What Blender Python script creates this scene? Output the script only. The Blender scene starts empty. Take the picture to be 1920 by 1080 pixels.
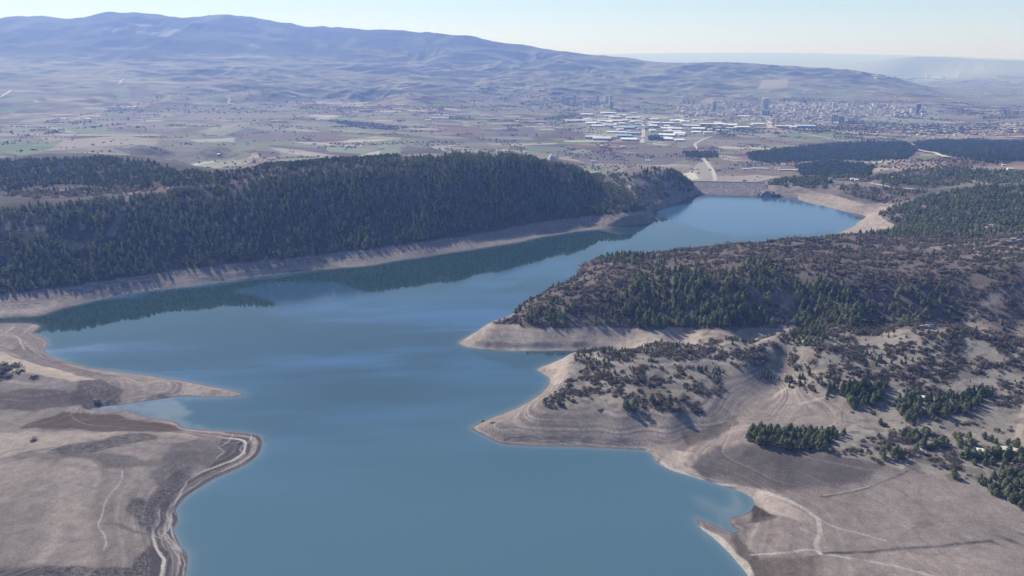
import bpy, math, random
import numpy as np
from mathutils import Vector

# ------------------------------------------------------------------ camera, world, sun, exposure
F, HC = 1340.0, 400.0                       # focal length in 1920-px pixels, camera height above the lake (m)
TILT = math.atan(435.0 / 1340.0)
S = bpy.context.scene
COL = S.collection
cam_d = bpy.data.cameras.new("camera")
cam_d.sensor_width = 36.0
cam_d.lens = 36.0 * F / 1920.0
cam_d.clip_start, cam_d.clip_end = 1.0, 200000.0
cam = bpy.data.objects.new("camera", cam_d)
cam.location = (0, 0, HC)
cam.rotation_euler = (math.pi / 2 - TILT, 0, 0)
COL.objects.link(cam)
S.camera = cam

SUN_AZ, SUN_EL = math.radians(40.0), math.radians(34.0)      # azimuth to the left of the view direction (+Y)
sun_dir = Vector((-math.sin(SUN_AZ) * math.cos(SUN_EL), math.cos(SUN_AZ) * math.cos(SUN_EL), math.sin(SUN_EL)))
W = bpy.data.worlds.new("World")
S.world = W
W.use_nodes = True
wt = W.node_tree
sky = wt.nodes.new("ShaderNodeTexSky")
sky.sky_type = 'NISHITA'
sky.sun_disc = False
sky.sun_elevation = SUN_EL
sky.sun_rotation = -SUN_AZ
sky.altitude = 1200.0
sky.air_density = 1.0
sky.dust_density = 0.1
sky.ozone_density = 4.0
bg = wt.nodes["Background"]
bg.inputs[1].default_value = 0.14
dv = wt.nodes.new("ShaderNodeVectorMath")     # soft shoulder for the bright horizon: c / (1 + c / 8)
dv.operation = 'MULTIPLY_ADD'
dv.inputs[1].default_value = (0.125, 0.125, 0.125)
dv.inputs[2].default_value = (1, 1, 1)
qv = wt.nodes.new("ShaderNodeVectorMath")
qv.operation = 'DIVIDE'
tv = wt.nodes.new("ShaderNodeVectorMath")
tv.operation = 'MULTIPLY'
tv.inputs[1].default_value = (0.94, 0.99, 1.09)
wt.links.new(sky.outputs[0], dv.inputs[0])
wt.links.new(sky.outputs[0], qv.inputs[0])
wt.links.new(dv.outputs[0], qv.inputs[1])
wt.links.new(qv.outputs[0], tv.inputs[0])
wt.links.new(tv.outputs[0], bg.inputs[0])
sun_d = bpy.data.lights.new("sun", 'SUN')
sun_d.energy = 4.3
sun_d.angle = math.radians(0.5)
sun_d.color = (1.0, 0.965, 0.95)
sun = bpy.data.objects.new("sun", sun_d)
sun.rotation_euler = sun_dir.to_track_quat('Z', 'Y').to_euler()
COL.objects.link(sun)
S.view_settings.view_transform = 'Standard'
S.view_settings.look = 'None'
S.view_settings.exposure = 0.72
S.view_settings.gamma = 1.0
S.view_settings.use_curve_mapping = False
S.render.engine = 'CYCLES'
cy = S.cycles
cy.max_bounces, cy.diffuse_bounces, cy.glossy_bounces = 5, 2, 2
cy.transparent_max_bounces, cy.transmission_bounces, cy.volume_bounces = 8, 2, 0
cy.use_denoising = True
cy.caustics_reflective = cy.caustics_refractive = False

# ------------------------------------------------------------------ numeric helpers
rng = np.random.default_rng(11)
random.seed(5)
ct, st = math.cos(TILT), math.sin(TILT)


def ray(u, v):
    xc, yc = (np.asarray(u, float) - 960) / F, (540 - np.asarray(v, float)) / F
    return xc, ct + yc * st, -st + yc * ct


def at_z(u, v, z):                           # where the sight line of a photo pixel meets height z
    dx, dy, dz = ray(u, v)
    k = (z - HC) / dz
    return dx * k, dy * k


def at_r(u, v, r):                           # ... or ground distance r
    dx, dy, dz = ray(u, v)
    k = r / np.hypot(dx, dy)
    return dx * k, dy * k, HC + dz * k


def to_px(x, y, z):
    z = z - HC
    w = np.maximum(y * ct - z * st, 1.0)
    return 960 + F * x / w, 540 - F * (y * st + z * ct) / w


def _h(ix, iy, s):
    h = (ix.astype(np.int64) * 374761393 + iy.astype(np.int64) * 668265263 + s * 1274126177) & 0xFFFFFFFF
    h = ((h ^ (h >> 13)) * 1274126177) & 0xFFFFFFFF
    h = ((h ^ (h >> 16)) * 2246822519) & 0xFFFFFFFF
    return ((h ^ (h >> 15)) & 0xFFFFFF).astype(np.float32) / np.float32(0xFFFFFF)


def vn(x, y, s=0):                           # value noise in -1..1
    x0, y0 = np.floor(x), np.floor(y)
    fx, fy = (x - x0).astype(np.float32), (y - y0).astype(np.float32)
    fx = fx * fx * (3 - 2 * fx)
    fy = fy * fy * (3 - 2 * fy)
    a, b = _h(x0, y0, s), _h(x0 + 1, y0, s)
    c, d = _h(x0, y0 + 1, s), _h(x0 + 1, y0 + 1, s)
    return ((a + (b - a) * fx) * (1 - fy) + (c + (d - c) * fx) * fy) * 2 - 1


def fbm(x, y, s=0, o=4, g=0.5):
    t, a, n = 0, 1.0, 0.0
    for i in range(o):
        t = t + a * vn(x * 2 ** i + 17.3 * i, y * 2 ** i - 9.1 * i, s + i)
        n += a
        a *= g
    return t / n


def ridged(x, y, s=0, o=4):
    t, a, n = 0, 1.0, 0.0
    for i in range(o):
        t = t + a * (1 - 2 * np.abs(vn(x * 2 ** i + 5.7 * i, y * 2 ** i + 3.3 * i, s + i)))
        n += a
        a *= 0.5
    return t / n


def sstep(a, b, x):
    t = np.clip((x - a) / (b - a), 0, 1)
    return t * t * (3 - 2 * t)


def inside(poly, u, v):
    p = np.asarray(poly, float)
    r = np.zeros(np.shape(u), bool)
    lo, hi = p.min(0), p.max(0)
    m = (u >= lo[0]) & (u <= hi[0]) & (v >= lo[1]) & (v <= hi[1])
    uu, vv = u[m], v[m]
    rr = np.zeros(uu.shape, bool)
    x1, y1 = p[-1]
    for x2, y2 in p:
        c = ((y2 > vv) != (y1 > vv))
        if y1 != y2:
            rr ^= c & (uu < (x1 - x2) * (vv - y2) / (y1 - y2) + x2)
        x1, y1 = x2, y2
    r[m] = rr
    return r


def dist_poly(pts, x, y, closed=False):      # distance from points to a polyline
    p = np.asarray(pts, np.float32)
    if closed:
        p = np.vstack([p, p[:1]])
    x, y = np.asarray(x, np.float32), np.asarray(y, np.float32)
    d = np.full(x.shape, 1e12, np.float32)
    for (x1, y1), (x2, y2) in zip(p[:-1], p[1:]):
        ex, ey = x2 - x1, y2 - y1
        L = ex * ex + ey * ey
        if L < 1e-9:
            continue
        t = np.clip(((x - x1) * ex + (y - y1) * ey) / L, 0, 1)
        dx, dy = x - x1 - t * ex, y - y1 - t * ey
        np.minimum(d, dx * dx + dy * dy, out=d)
    return np.sqrt(d)


def crom(p, n=3, closed=False):              # Catmull-Rom through the points
    p = np.asarray(p, float)
    q = np.vstack([p[-1:], p, p[:2]]) if closed else np.vstack([2 * p[:1] - p[1:2], p, 2 * p[-1:] - p[-2:-1]])
    out = []
    for i in range(1, len(q) - 2):
        a, b, c, d = q[i - 1], q[i], q[i + 1], q[i + 2]
        for k in range(n):
            t = k / n
            out.append(0.5 * (2 * b + (c - a) * t + (2 * a - 5 * b + 4 * c - d) * t * t + (3 * b - a - 3 * c + d) * t ** 3))
    if not closed:
        out.append(q[-2])
    return np.array(out)


# ------------------------------------------------------------------ the lake shore (traced at the water level, z = 0)
SHORE = [(-260, 640), (-120, 612), (0, 597), (67, 593), (110, 580), (140, 572), (187, 560), (250, 548), (333, 538), (417, 527), (500, 515),
         (583, 506), (640, 502), (690, 498), (747, 488), (790, 481), (847, 473), (917, 463), (973, 454), (1007, 446), (1073, 435),
         (1140, 428), (1207, 421), (1228, 415), (1234, 411), (1229, 404), (1224, 398), (1231, 394.5), (1240, 393), (1257, 387),
         (1280, 377), (1297, 370), (1312, 364), (1340, 364), (1380, 365), (1423, 366), (1432, 366), (1453, 368), (1480, 370), (1496, 371),
         (1507, 378), (1547, 387), (1587, 397), (1617, 403), (1623, 408), (1607, 417), (1603, 423), (1583, 432), (1560, 443), (1530, 455),
         (1480, 466), (1400, 473), (1300, 480), (1200, 492), (1140, 505), (1100, 520), (1060, 540), (1010, 568), (960, 592), (930, 605), (900, 619),
         (874, 633), (862, 641), (866, 647), (882, 652), (927, 656), (980, 657), (1060, 657), (1110, 656), (1150, 659), (1110, 663), (1060, 671),
         (1030, 682), (1007, 692), (1016, 699), (1027, 706), (1030, 714), (1026, 724), (1012, 738), (990, 752), (960, 768), (927, 781), (898, 793),
         (883, 801), (889, 808), (910, 818), (928, 827), (950, 833), (1010, 837), (1070, 838), (1127, 840), (1193, 843), (1213, 846), (1226, 857), (1237, 870),
         (1260, 882), (1303, 895), (1340, 906), (1376, 917), (1397, 925), (1411, 936), (1413, 946), (1406, 957), (1383, 967), (1367, 973), (1372, 985), (1383, 996),
         (1373, 998), (1352, 990), (1328, 979), (1309, 973), (1306, 977), (1318, 993), (1343, 1015), (1376, 1046), (1395, 1070), (1412, 1095),
         (1440, 1150), (1480, 1300), (1400, 1700), (960, 2400), (520, 1700), (360, 1300), (342, 1120), (347, 1085), (350, 1065), (353, 1046), (344, 1029), (330, 1008), (326, 993), (332, 979), (334, 968), (331, 957),
         (342, 940), (366, 919), (409, 895), (448, 878), (481, 856), (489, 842), (492, 828), (486, 819), (470, 814), (433, 809), (375, 806), (345, 802), (327, 790),
         (289, 784), (260, 777), (226, 768), (196, 768), (168, 767), (202, 762), (241, 757), (289, 750), (337, 744), (385, 745), (433, 745), (457, 741),
         (445, 734), (404, 726), (356, 716), (289, 705), (231, 698), (178, 691), (144, 684), (103, 671), (84, 659), (91, 643), (82, 634), (62, 625), (71, 617),
         (76, 611), (60, 607), (0, 606), (-120, 612), (-260, 650)]
SHORE = SHORE[:1] + SHORE[2:]                # the channel runs out of the picture on the left
_s = crom(np.array([at_z(u, v, 0) for u, v in SHORE]), 3, True)
_n = np.arange(len(_s))
_s += np.stack([vn(_n * 0.7, _n * 0 + 3, 91), vn(_n * 0.7, _n * 0 + 9, 92)], 1) * 0.9
SHORE_W = _s
ZFULL = 17.5                                 # the level the lake has when it is full

# ------------------------------------------------------------------ heights the photo shows: (photo pixel, height)
ctrl = []


def cz(*pts):
    for u, v, z in pts:
        x, y = at_z(u, v, z)
        ctrl.append((x, y, z))


def cr(*pts):
    for u, v, r in pts:
        ctrl.append(tuple(float(c) for c in at_r(u, v, r)))


def cw(*pts):                                # hidden ground: column u, forward distance, height
    for u, r, z in pts:
        x, y, _ = at_r(u, 300, r)
        ctrl.append((float(x * r / y), float(r), z))


for x, y in SHORE_W[::3]:
    ctrl.append((x, y, 0.0))
nSh = len(ctrl)
# drawdown line of the full lake
cz(*[(u, v, ZFULL) for u, v in [(-120, 562), (0, 552), (100, 543), (233, 522), (333, 507), (433, 497), (533, 487), (640, 473), (740, 460), (840, 447), (907, 437),
                                (973, 423), (1040, 413), (1107, 405), (1240, 384), (1292, 362), (1520, 358), (1553, 363), (1597, 375), (1647, 383),
                                (1643, 403), (1657, 413), (1683, 425), (913, 612), (1000, 616), (1087, 617), (1137, 615), (1200, 620), (1300, 617), (1400, 617), (1475, 620),
                                (1075, 668), (1095, 700), (1047, 720), (1010, 766), (1080, 772), (1160, 777), (1260, 778), (1395, 822), (1450, 838), (1550, 857), (1650, 877),
                                (1700, 885), (1800, 925), (1860, 945), (1920, 968), (2050, 1010)]])
# wooded hill across the lake, its plateau
for u, v, vb in [(-150, 402, 566), (0, 395, 552), (120, 385, 541), (230, 375, 523), (340, 358, 506), (450, 342, 495), (530, 330, 487), (620, 318, 476), (690, 311, 467), (760, 306, 457), (850, 300, 445), (940, 296, 431), (1000, 297, 419),
                 (1060, 306, 411), (1100, 318, 406), (1150, 348, 400)]:
    sg = float(np.interp(u, [0, 600, 950, 1150], [0.54, 0.54, 0.55, 0.56]))
    yb, ta = at_z(u, vb, 18)[1], HC / at_z(u, v, 0)[1]      # crest on a slope of constant grade above the drawdown line
    cz((u, v, (18 + sg * (HC / ta - yb)) / (1 + sg / ta)))
cz((1190, 378, 46), (1212, 395, 24),
   (0, 360, 117), (120, 362, 120), (230, 360, 123), (100, 332, 125), (250, 335, 130), (300, 310, 140), (150, 307, 132), (0, 307, 121), (-150, 310, 113),
   (0, 297, 120), (60, 290, 126), (170, 286, 134), (250, 291, 131), (330, 302, 126), (390, 318, 123), (440, 325, 127), (490, 310, 133), (560, 306, 137), (640, 302, 141))
cw((-50, 2500, 60), (150, 2480, 65), (250, 2350, 75), (350, 2150, 80), (420, 2100, 85), (500, 2150, 80), (600, 2150, 90), (760, 2150, 80), (940, 2150, 70), (1060, 2100, 50), (1130, 2060, 45), (1150, 1980, 40))
cz((1140, 327, 72), (1180, 324, 76), (1230, 323, 74), (1265, 327, 63), (1290, 342, 40), (1306, 359, 12))
cw((1150, 2600, -30), (1220, 2600, -35), (1290, 2500, -38), (1340, 2420, -36), (1400, 2420, -34), (1365, 2290, -3), (1320, 2290, -3), (1420, 2290, 2))
# dam terrace, far right bank
cz((1450, 351, 21), (1500, 352, 22), (1540, 348, 26), (1460, 338, 10), (1400, 326, -30), (1330, 330, -34), (1500, 330, -12), (1600, 330, 20), (1560, 338, 34), (1600, 345, 44), (1640, 347, 52), (1700, 353, 54), (1750, 354, 51),
   (1830, 347, 56), (1920, 335, 66), (1630, 398, 8), (1660, 396, 13), (1640, 422, 8), (1590, 380, 15), (1620, 372, 30), (1680, 376, 34),
   (1690, 386, 38), (1750, 368, 61), (1850, 354, 78), (1920, 346, 88), (2100, 335, 95), (1700, 414, 28), (1780, 402, 46), (1850, 400, 58), (1920, 385, 76), (1720, 432, 30), (1800, 428, 42), (1860, 418, 58), (1930, 420, 80),
   (1800, 322, 58), (1900, 308, 60), (1700, 322, 42), (1600, 302, -22), (1800, 290, -8), (1700, 280, -30), (1900, 285, -6), (1500, 285, -40), (1420, 300, -42))
# promontory
cz((1580, 440, 46), (1480, 449, 50), (1380, 454, 52), (1280, 461, 52), (1160, 476, 46), (1100, 492, 38), (1030, 540, 28), (985, 565, 23), (930, 597, 17), (900, 614, 11),
   (1300, 490, 62), (1450, 480, 65), (1600, 468, 63), (1680, 455, 54), (1750, 470, 66), (1850, 455, 73), (1950, 460, 90), (1200, 505, 56), (1100, 522, 44),
   (1060, 565, 41), (1120, 545, 52), (1180, 532, 59), (1300, 530, 64.5), (1400, 532, 63.5), (1460, 540, 58), (1550, 530, 64.5), (1640, 532, 64), (1720, 535, 63), (1800, 542, 60), (1900, 520, 78), (2050, 510, 95),
   (1000, 590, 29), (1080, 590, 31), (1180, 575, 39), (1300, 575, 39.5), (1460, 575, 38), (1550, 575, 39), (1700, 575, 39.5), (1800, 590, 33),
   (1180, 652, 3), (1280, 647, 4), (1400, 639, 6), (1455, 632, 8), (1850, 600, 33), (1920, 575, 46), (1920, 620, 25))
cw((1550, 965, 14), (1700, 962, 18), (1800, 958, 21), (1880, 945, 22), (1960, 945, 26))
# scrub-covered middle hill and the terraced point
cz((1075, 657, 24), (1130, 653, 27), (1200, 655, 28), (1280, 646, 30), (1370, 636, 34), (1450, 628, 39), (1520, 613, 46), (1600, 609, 50), (1700, 607, 53), (1780, 611, 54), (1850, 620, 53),
   (1040, 703, 9), (1080, 690, 21), (1110, 678, 26), (1050, 737, 18.5), (1150, 715, 24), (1250, 710, 25), (1310, 735, 20), (1150, 750, 19.5), (1270, 763, 18.5), (1000, 752, 15), (1030, 745, 18),
   (1327, 780, 14), (1362, 795, 8), (1277, 820, 3.5), (1320, 812, 4), (1295, 829, 2), (1127, 834, 1.5), (1000, 831, 1.5), (940, 815, 7), (920, 800, 8), (980, 790, 10),
   (1100, 800, 10), (1230, 800, 9.5), (1350, 812, 3.8), (1390, 770, 6), (1420, 730, 8), (1440, 702, 10.5), (1480, 692, 14), (1500, 740, 12.5), (1540, 762, 13.5), (1560, 792, 14.5), (1450, 795, 8.5), (1480, 770, 11),
   (1600, 790, 18), (1660, 792, 17.5), (1450, 825, 18.5), (1550, 830, 20), (1600, 845, 20), (1700, 868, 19.5), (1650, 820, 20),
   (1390, 830, 14), (1330, 848, 8), (1300, 858, 5), (1400, 862, 10.5), (1500, 880, 11.5), (1600, 900, 12.5), (1450, 910, 7), (1530, 930, 8), (1650, 940, 11), (1800, 980, 13.5), (1900, 1010, 14), (2050, 1050, 14),
   (1500, 980, 4.5), (1600, 1000, 8), (1750, 1040, 10), (1900, 1075, 11), (1450, 1060, 3), (1550, 1070, 6), (1500, 1250, 5), (1900, 1300, 9), (2200, 1300, 10),
   (1500, 650, 42), (1600, 650, 46), (1700, 660, 47), (1800, 660, 47), (1920, 690, 44), (2050, 690, 55), (1400, 682, 24), (1450, 662, 32), (1550, 692, 35), (1650, 712, 33), (1750, 722, 35), (1850, 732, 35), (1920, 745, 36),
   (1600, 742, 25), (1700, 762, 25), (1800, 790, 23.5), (1900, 800, 25), (1350, 682, 22), (1300, 692, 24), (1250, 682, 27), (1850, 850, 21), (1920, 885, 21), (1750, 842, 20), (1930, 935, 20), (2050, 900, 24))
# near left bank
cz((0, 640, 6), (60, 660, 3.5), (0, 662, 10), (0, 690, 15), (60, 702, 15.5), (100, 712, 14), (150, 725, 10.5), (200, 735, 7.5), (300, 725, 4.5), (400, 737, 1.6), (0, 740, 8), (100, 745, 7), (150, 756, 3), (0, 765, 5), (60, 775, 4),
   (150, 782, 2.2), (250, 795, 1.6), (0, 805, 6), (100, 815, 7), (200, 812, 5), (0, 850, 8), (150, 850, 8), (250, 830, 6), (350, 820, 4), (450, 828, 2.4), (380, 870, 4.5), (300, 880, 6.5), (200, 900, 8), (50, 900, 9),
   (250, 950, 6), (100, 970, 9), (0, 1000, 10), (300, 1000, 3), (200, 1040, 8), (50, 1060, 9), (300, 1070, 4), (0, 1250, 9), (200, 1250, 7), (-200, 1100, 11), (-200, 900, 11), (-200, 760, 8), (-200, 690, 22), (-100, 650, 8))
# farmland, plain, foothills, mountains
cz((100, 277, 47), (50, 266, 30), (200, 262, 36), (230, 276, 58), (280, 275, 60), (300, 298, 22), (370, 300, 12), (390, 281, 40), (430, 298, 6), (0, 245, 0), (250, 245, 0), (450, 255, -10), (600, 270, -20), (500, 292, 14), (700, 287, -15),
   (800, 277, 2), (830, 288, -24), (900, 292, -34), (0, 220, -20), (300, 215, -30), (600, 240, -40), (600, 207, -38), (900, 250, -46), (900, 215, -46), (1100, 250, -48), (1100, 290, -48), (1250, 300, -46), (1250, 240, -50), (1400, 240, -50),
   (1600, 230, -50), (1850, 240, -50), (1250, 205, -50), (1500, 200, -50), (1800, 195, -50), (1950, 170, -50), (1750, 172, -50), (1850, 155, -50), (2100, 200, -50), (2100, 160, -50), (1700, 160, -50))
cr((0, 190, 7000), (0, 160, 8200), (0, 130, 9500), (0, 106, 11200), (200, 183, 7300), (200, 150, 8500), (200, 114, 10700), (400, 193, 6900), (400, 150, 8500), (400, 116, 10500), (600, 192, 6900), (600, 150, 8700), (600, 108, 11000),
   (800, 178, 7400), (800, 140, 9200), (800, 114, 10700), (1000, 175, 7700), (1000, 142, 9300), (1000, 112, 10900), (1200, 168, 8600), (1200, 145, 9500), (1200, 128, 10400), (1400, 165, 8800), (1400, 140, 10000), (1550, 160, 9500), (1550, 145, 10000))
CREST = [(-200, 40, 14500), (0, 34, 14000), (50, 28, 14000), (68, 28, 14000), (110, 36, 14000), (160, 32, 14000), (193, 25, 14000), (213, 26, 14000), (233, 30, 14000), (297, 32, 14000), (350, 39, 14000), (367, 36, 14000), (400, 29, 13900), (430, 34, 13900),
         (493, 40, 13800), (547, 41, 13700), (573, 44, 13600), (640, 52, 13500), (690, 60, 13300), (730, 61, 13200), (800, 66, 13000), (853, 72, 12800), (887, 70, 12700), (917, 77, 12600), (967, 79, 12400), (1007, 87, 12200), (1060, 92, 12000),
         (1123, 102, 11800), (1180, 106, 11600), (1207, 113, 11500), (1280, 117, 11300), (1360, 119, 11100), (1423, 122, 11000), (1513, 128, 10900), (1573, 132, 10800), (1607, 137, 10800), (1640, 143, 10900), (1697, 152, 11600)]
cr(*CREST)
cw(*[(u, r * 1.12, z) for u, r, z in [(-200, 14000, 500), (100, 14000, 600), (300, 14000, 600), (500, 13800, 500), (700, 13200, 400), (900, 12600, 300), (1100, 11900, 150), (1300, 11300, 60), (1500, 10900, -30)]])
cw((0, 20000, 0), (500, 20000, 0), (1000, 18000, -30), (1300, 16000, -50), (1500, 15000, -50), (1300, 24000, -50), (1700, 17000, -50))
cr((1560, 134, 20000), (1640, 122, 20000), (1680, 115, 20000), (1730, 116, 20000), (1800, 123, 20000), (1870, 119, 20000), (1900, 119, 20000), (1925, 125, 20000), (2100, 118, 20000))
cw((1560, 27000, -50), (1750, 27000, -50), (1950, 27000, -50))
cr((800, 103, 56000), (1100, 102, 56000), (1300, 99, 56000), (1430, 100, 56000), (1530, 100, 56000), (1640, 102, 56000), (1750, 105, 56000), (1850, 109, 56000), (1920, 112, 56000), (2200, 114, 56000))
cw(*[(u, 61000, 0) for u in (-100, 400, 900, 1400, 1900)])

# ------------------------------------------------------------------ terrain grid: polar around the drone's foot point, finer where it lies nearer
A_IN = math.radians(38.5)
n_in = 1400
az = np.concatenate([np.linspace(-math.radians(82), -A_IN, 40)[:-1], np.linspace(-A_IN, A_IN, n_in), np.linspace(A_IN, math.radians(82), 40)[1:]])
rs = [30, 80, 140, 200, 260, 310, 350, 380, 400]
while rs[-1] < 62000:
    r = rs[-1]
    phi = math.atan(HC / r)
    k = 0.00107 / max(math.sin(phi), 0.34)
    if r > 11000:
        k = 0.0048
    if r > 15000:
        k = 0.02
    rs.append(r * (1 + k))
rs = np.array(rs)
AZ, R = np.meshgrid(az, rs)                  # rows: distance, columns: azimuth
X, Y = R * np.sin(AZ), R * np.cos(AZ)
NR, NC = X.shape
print("terrain grid", NR, NC)

C = np.array(ctrl)
ca, cl, crr = np.arctan2(C[:, 0], C[:, 1]), np.log(np.hypot(C[:, 0], C[:, 1])), np.hypot(C[:, 0], C[:, 1])
P = np.stack([ca, cl * 0.5], 1)
E0 = 0.018


def _k(A, B):
    d2 = ((A[:, None, :] - B[None, :, :]) ** 2).sum(-1)
    return np.sqrt(d2 + E0 * E0)


nP = len(P)
M = np.zeros((nP + 3, nP + 3))
M[:nP, :nP] = -_k(P, P) + np.diag(np.where(np.arange(nP) < nSh, 6e-3, 2.5e-3))
M[:nP, nP], M[:nP, nP + 1:] = 1, P
M[nP, :nP], M[nP + 1:, :nP] = 1, P.T
sol = np.linalg.solve(M, np.concatenate([C[:, 2] / crr, [0, 0, 0]]))
ri, ci = np.unique(np.r_[np.arange(0, NR, 3), NR - 1]), np.unique(np.r_[np.arange(0, NC, 3), NC - 1])
Q = np.stack([AZ[np.ix_(ri, ci)].ravel(), np.log(R[np.ix_(ri, ci)]).ravel() * 0.5], 1)
zc = np.empty(len(Q))
for i in range(0, len(Q), 20000):
    q = Q[i:i + 20000].astype(np.float32)
    zc[i:i + 20000] = -_k(q, P.astype(np.float32)) @ sol[:nP] + sol[nP] + q @ sol[nP + 1:]
zc = zc.reshape(len(ri), len(ci))
tmp = np.stack([np.interp(np.arange(NC), ci, row) for row in zc])
fi = np.interp(np.arange(NR), ri, np.arange(len(ri)))
i0 = np.clip(fi.astype(int), 0, len(ri) - 2)
w_ = (fi - i0)[:, None]
Z = (tmp[i0] * (1 - w_) + tmp[i0 + 1] * w_) * R
del tmp, zc

# signed distance to the shore (land positive)
near = R[:, 0] < 2700
nr_ = int(near.sum())
D = np.full(X.shape, 3000.0, np.float32)
D[:nr_] = dist_poly(SHORE_W, X[:nr_], Y[:nr_], True)
WET = np.zeros(X.shape, bool)
WET[:nr_] = inside(SHORE_W, X[:nr_], Y[:nr_])
D[WET] *= -1

# relief finer than the traced points
hill = sstep(20, 45, Z) * (1 - sstep(2500, 3200, R))
Z += hill * (fbm(X / 150, Y / 150, 3, 4) * 5.0 - 2.0 * np.abs(vn(X / 55, Y / 55, 8)))
sl_, tl_ = X * 0.86 + Y * 0.51, -X * 0.51 + Y * 0.86
lefth = sstep(24, 50, Z) * (X < 330) * (R > 1150) * (1 - sstep(2300, 2600, R))
Z += lefth * (ridged((sl_ + 40 * vn(X / 130, Y / 130, 12)) / 210, tl_ / 900, 13, 3) * 7 - 3)
pro_ = sstep(20, 34, Z) * (X > 60) * sstep(930, 960, R) * (1 - sstep(1350, 1500, R))
Z += pro_ * (ridged((X + 25 * vn(X / 80, Y / 80, 15)) / 150, Y / 700, 16, 3) * 5 - 2.5)
scrub = sstep(17, 24, Z) * (1 - sstep(940, 1000, R))
Z += scrub * (fbm(X / 38, Y / 38, 5, 4) * 2.2 + np.abs(vn(X / 60, Y / 60, 6)) * 2.2)
foot = sstep(6000, 7300, R) * sstep(-47, 0, Z)
Z += foot * ((ridged(X / 1500, Y / 1500, 21, 4) * 34 + ridged(X / 640 + 0.5 * vn(X / 900, Y / 900, 27), Y / 640, 25, 4) * 44 * (0.5 + 0.9 * sstep(-0.3, 0.5, vn(X / 1700, Y / 1700, 28)))) * (1 - 0.4 * sstep(10500, 11500, R)) - 18)
mtn = sstep(10500, 12500, R) * sstep(200, 500, Z)
Z += mtn * ((ridged(X / 1900, Y / 2400, 31, 5) * 125 - 20) * (1 - 0.75 * sstep(600, 3000, X)))
mid = sstep(2500, 3200, R) * (1 - sstep(6000, 8000, R))
Z += mid * sstep(-46, 10, Z) * (fbm(X / 350, Y / 350, 41, 4) * 18 + ridged(X / 240, Y / 240, 45, 3) * 9 - 4) + mid * fbm(X / 500, Y / 500, 43, 3) * 2.0
# banks: follow the shore exactly at z = 0
pos = D > 0
slope = 0.10 + 0.05 * vn(X[:nr_] / 90, Y[:nr_] / 90, 61)
wb = sstep(0, 14, D[:nr_])
zn = Z[:nr_]
zl = np.where(R[:nr_] > 2230, zn, wb * np.maximum(zn, 0.12 + 0.02 * np.minimum(D[:nr_], 60)) + (1 - wb) * D[:nr_] * slope)
Z[:nr_] = np.where(WET[:nr_], np.minimum(-0.02, D[:nr_] * 0.14), zl)
# strand lines of the falling lake are small real steps
bank = (Z > 0) & (Z < ZFULL + 1) & (R < 2300)
zz = Z + 0.25 * fbm(X / 60, Y / 60, 71, 3)
Z = np.where(bank, Z + 0.05 * np.sin(zz * 2 * np.pi / 0.9) * sstep(0.2, 1, Z), Z)
Z = np.where(R < 300, np.minimum(Z, 40), Z)
U, V = to_px(X, Y, Z)
AZ0 = az


def ground(x, y):                            # height of the terrain mesh at points
    x, y = np.asarray(x, float), np.asarray(y, float)
    a, r = np.arctan2(x, y), np.hypot(x, y)
    fc = np.interp(a, az, np.arange(NC))
    fr = np.interp(r, rs, np.arange(NR))
    c0, r0 = np.clip(fc.astype(int), 0, NC - 2), np.clip(fr.astype(int), 0, NR - 2)
    tc, tr = fc - c0, fr - r0
    return (Z[r0, c0] * (1 - tc) + Z[r0, c0 + 1] * tc) * (1 - tr) + (Z[r0 + 1, c0] * (1 - tc) + Z[r0 + 1, c0 + 1] * tc) * tr


def pick(G, x, y):                           # nearest grid value
    a, r = np.arctan2(x, y), np.hypot(x, y)
    fc = np.rint(np.interp(a, az, np.arange(NC))).astype(int)
    fr = np.rint(np.interp(r, rs, np.arange(NR))).astype(int)
    return G[fr, fc]


RM = np.geomspace(380, 45000, 6000)


def hit(u, v):                               # first ground point on the sight line of a photo pixel
    x, y, z = at_r(u, v, RM)
    b = z <= np.where(RM < 2600, np.maximum(ground(x, y), 0), ground(x, y))
    i = int(np.argmax(b)) if b.any() else len(RM) - 1
    return np.array([x[i], y[i], max(float(ground(x[i], y[i])), -60)])


def hits(pts):
    return np.array([hit(u, v) for u, v in pts])
# ------------------------------------------------------------------ materials
def new_mat(name):
    m = bpy.data.materials.new(name)
    m.use_nodes = True
    nt = m.node_tree
    b = nt.nodes["Principled BSDF"]
    b.inputs["Roughness"].default_value = 0.9
    b.inputs["Specular IOR Level"].default_value = 0.15
    return m, nt, b


def simple_mat(name, rgb, rough=0.85, vary=0.15, scale=0.4):
    m, nt, b = new_mat(name)
    b.inputs["Roughness"].default_value = rough
    n = nt.nodes.new("ShaderNodeTexNoise")
    n.inputs["Scale"].default_value = scale
    n.inputs["Detail"].default_value = 4
    g = nt.nodes.new("ShaderNodeNewGeometry")
    nt.links.new(g.outputs["Position"], n.inputs["Vector"])
    mix = nt.nodes.new("ShaderNodeMix")
    mix.data_type = 'RGBA'
    mix.inputs[6].default_value = tuple(c * (1 - vary) for c in rgb) + (1,)
    mix.inputs[7].default_value = tuple(min(1, c * (1 + vary)) for c in rgb) + (1,)
    nt.links.new(n.outputs[0], mix.inputs[0])
    nt.links.new(mix.outputs[2], b.inputs["Base Color"])
    return m


def mesh_obj(name, verts, faces, mat=None, parent=None, smooth=False):
    me = bpy.data.meshes.new(name)
    me.from_pydata([tuple(v) for v in verts], [], faces)
    if mat:
        me.materials.append(mat)
    if smooth:
        me.polygons.foreach_set("use_smooth", [True] * len(me.polygons))
    o = bpy.data.objects.new(name, me)
    COL.objects.link(o)
    if parent:
        o.parent = parent
    return o


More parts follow.
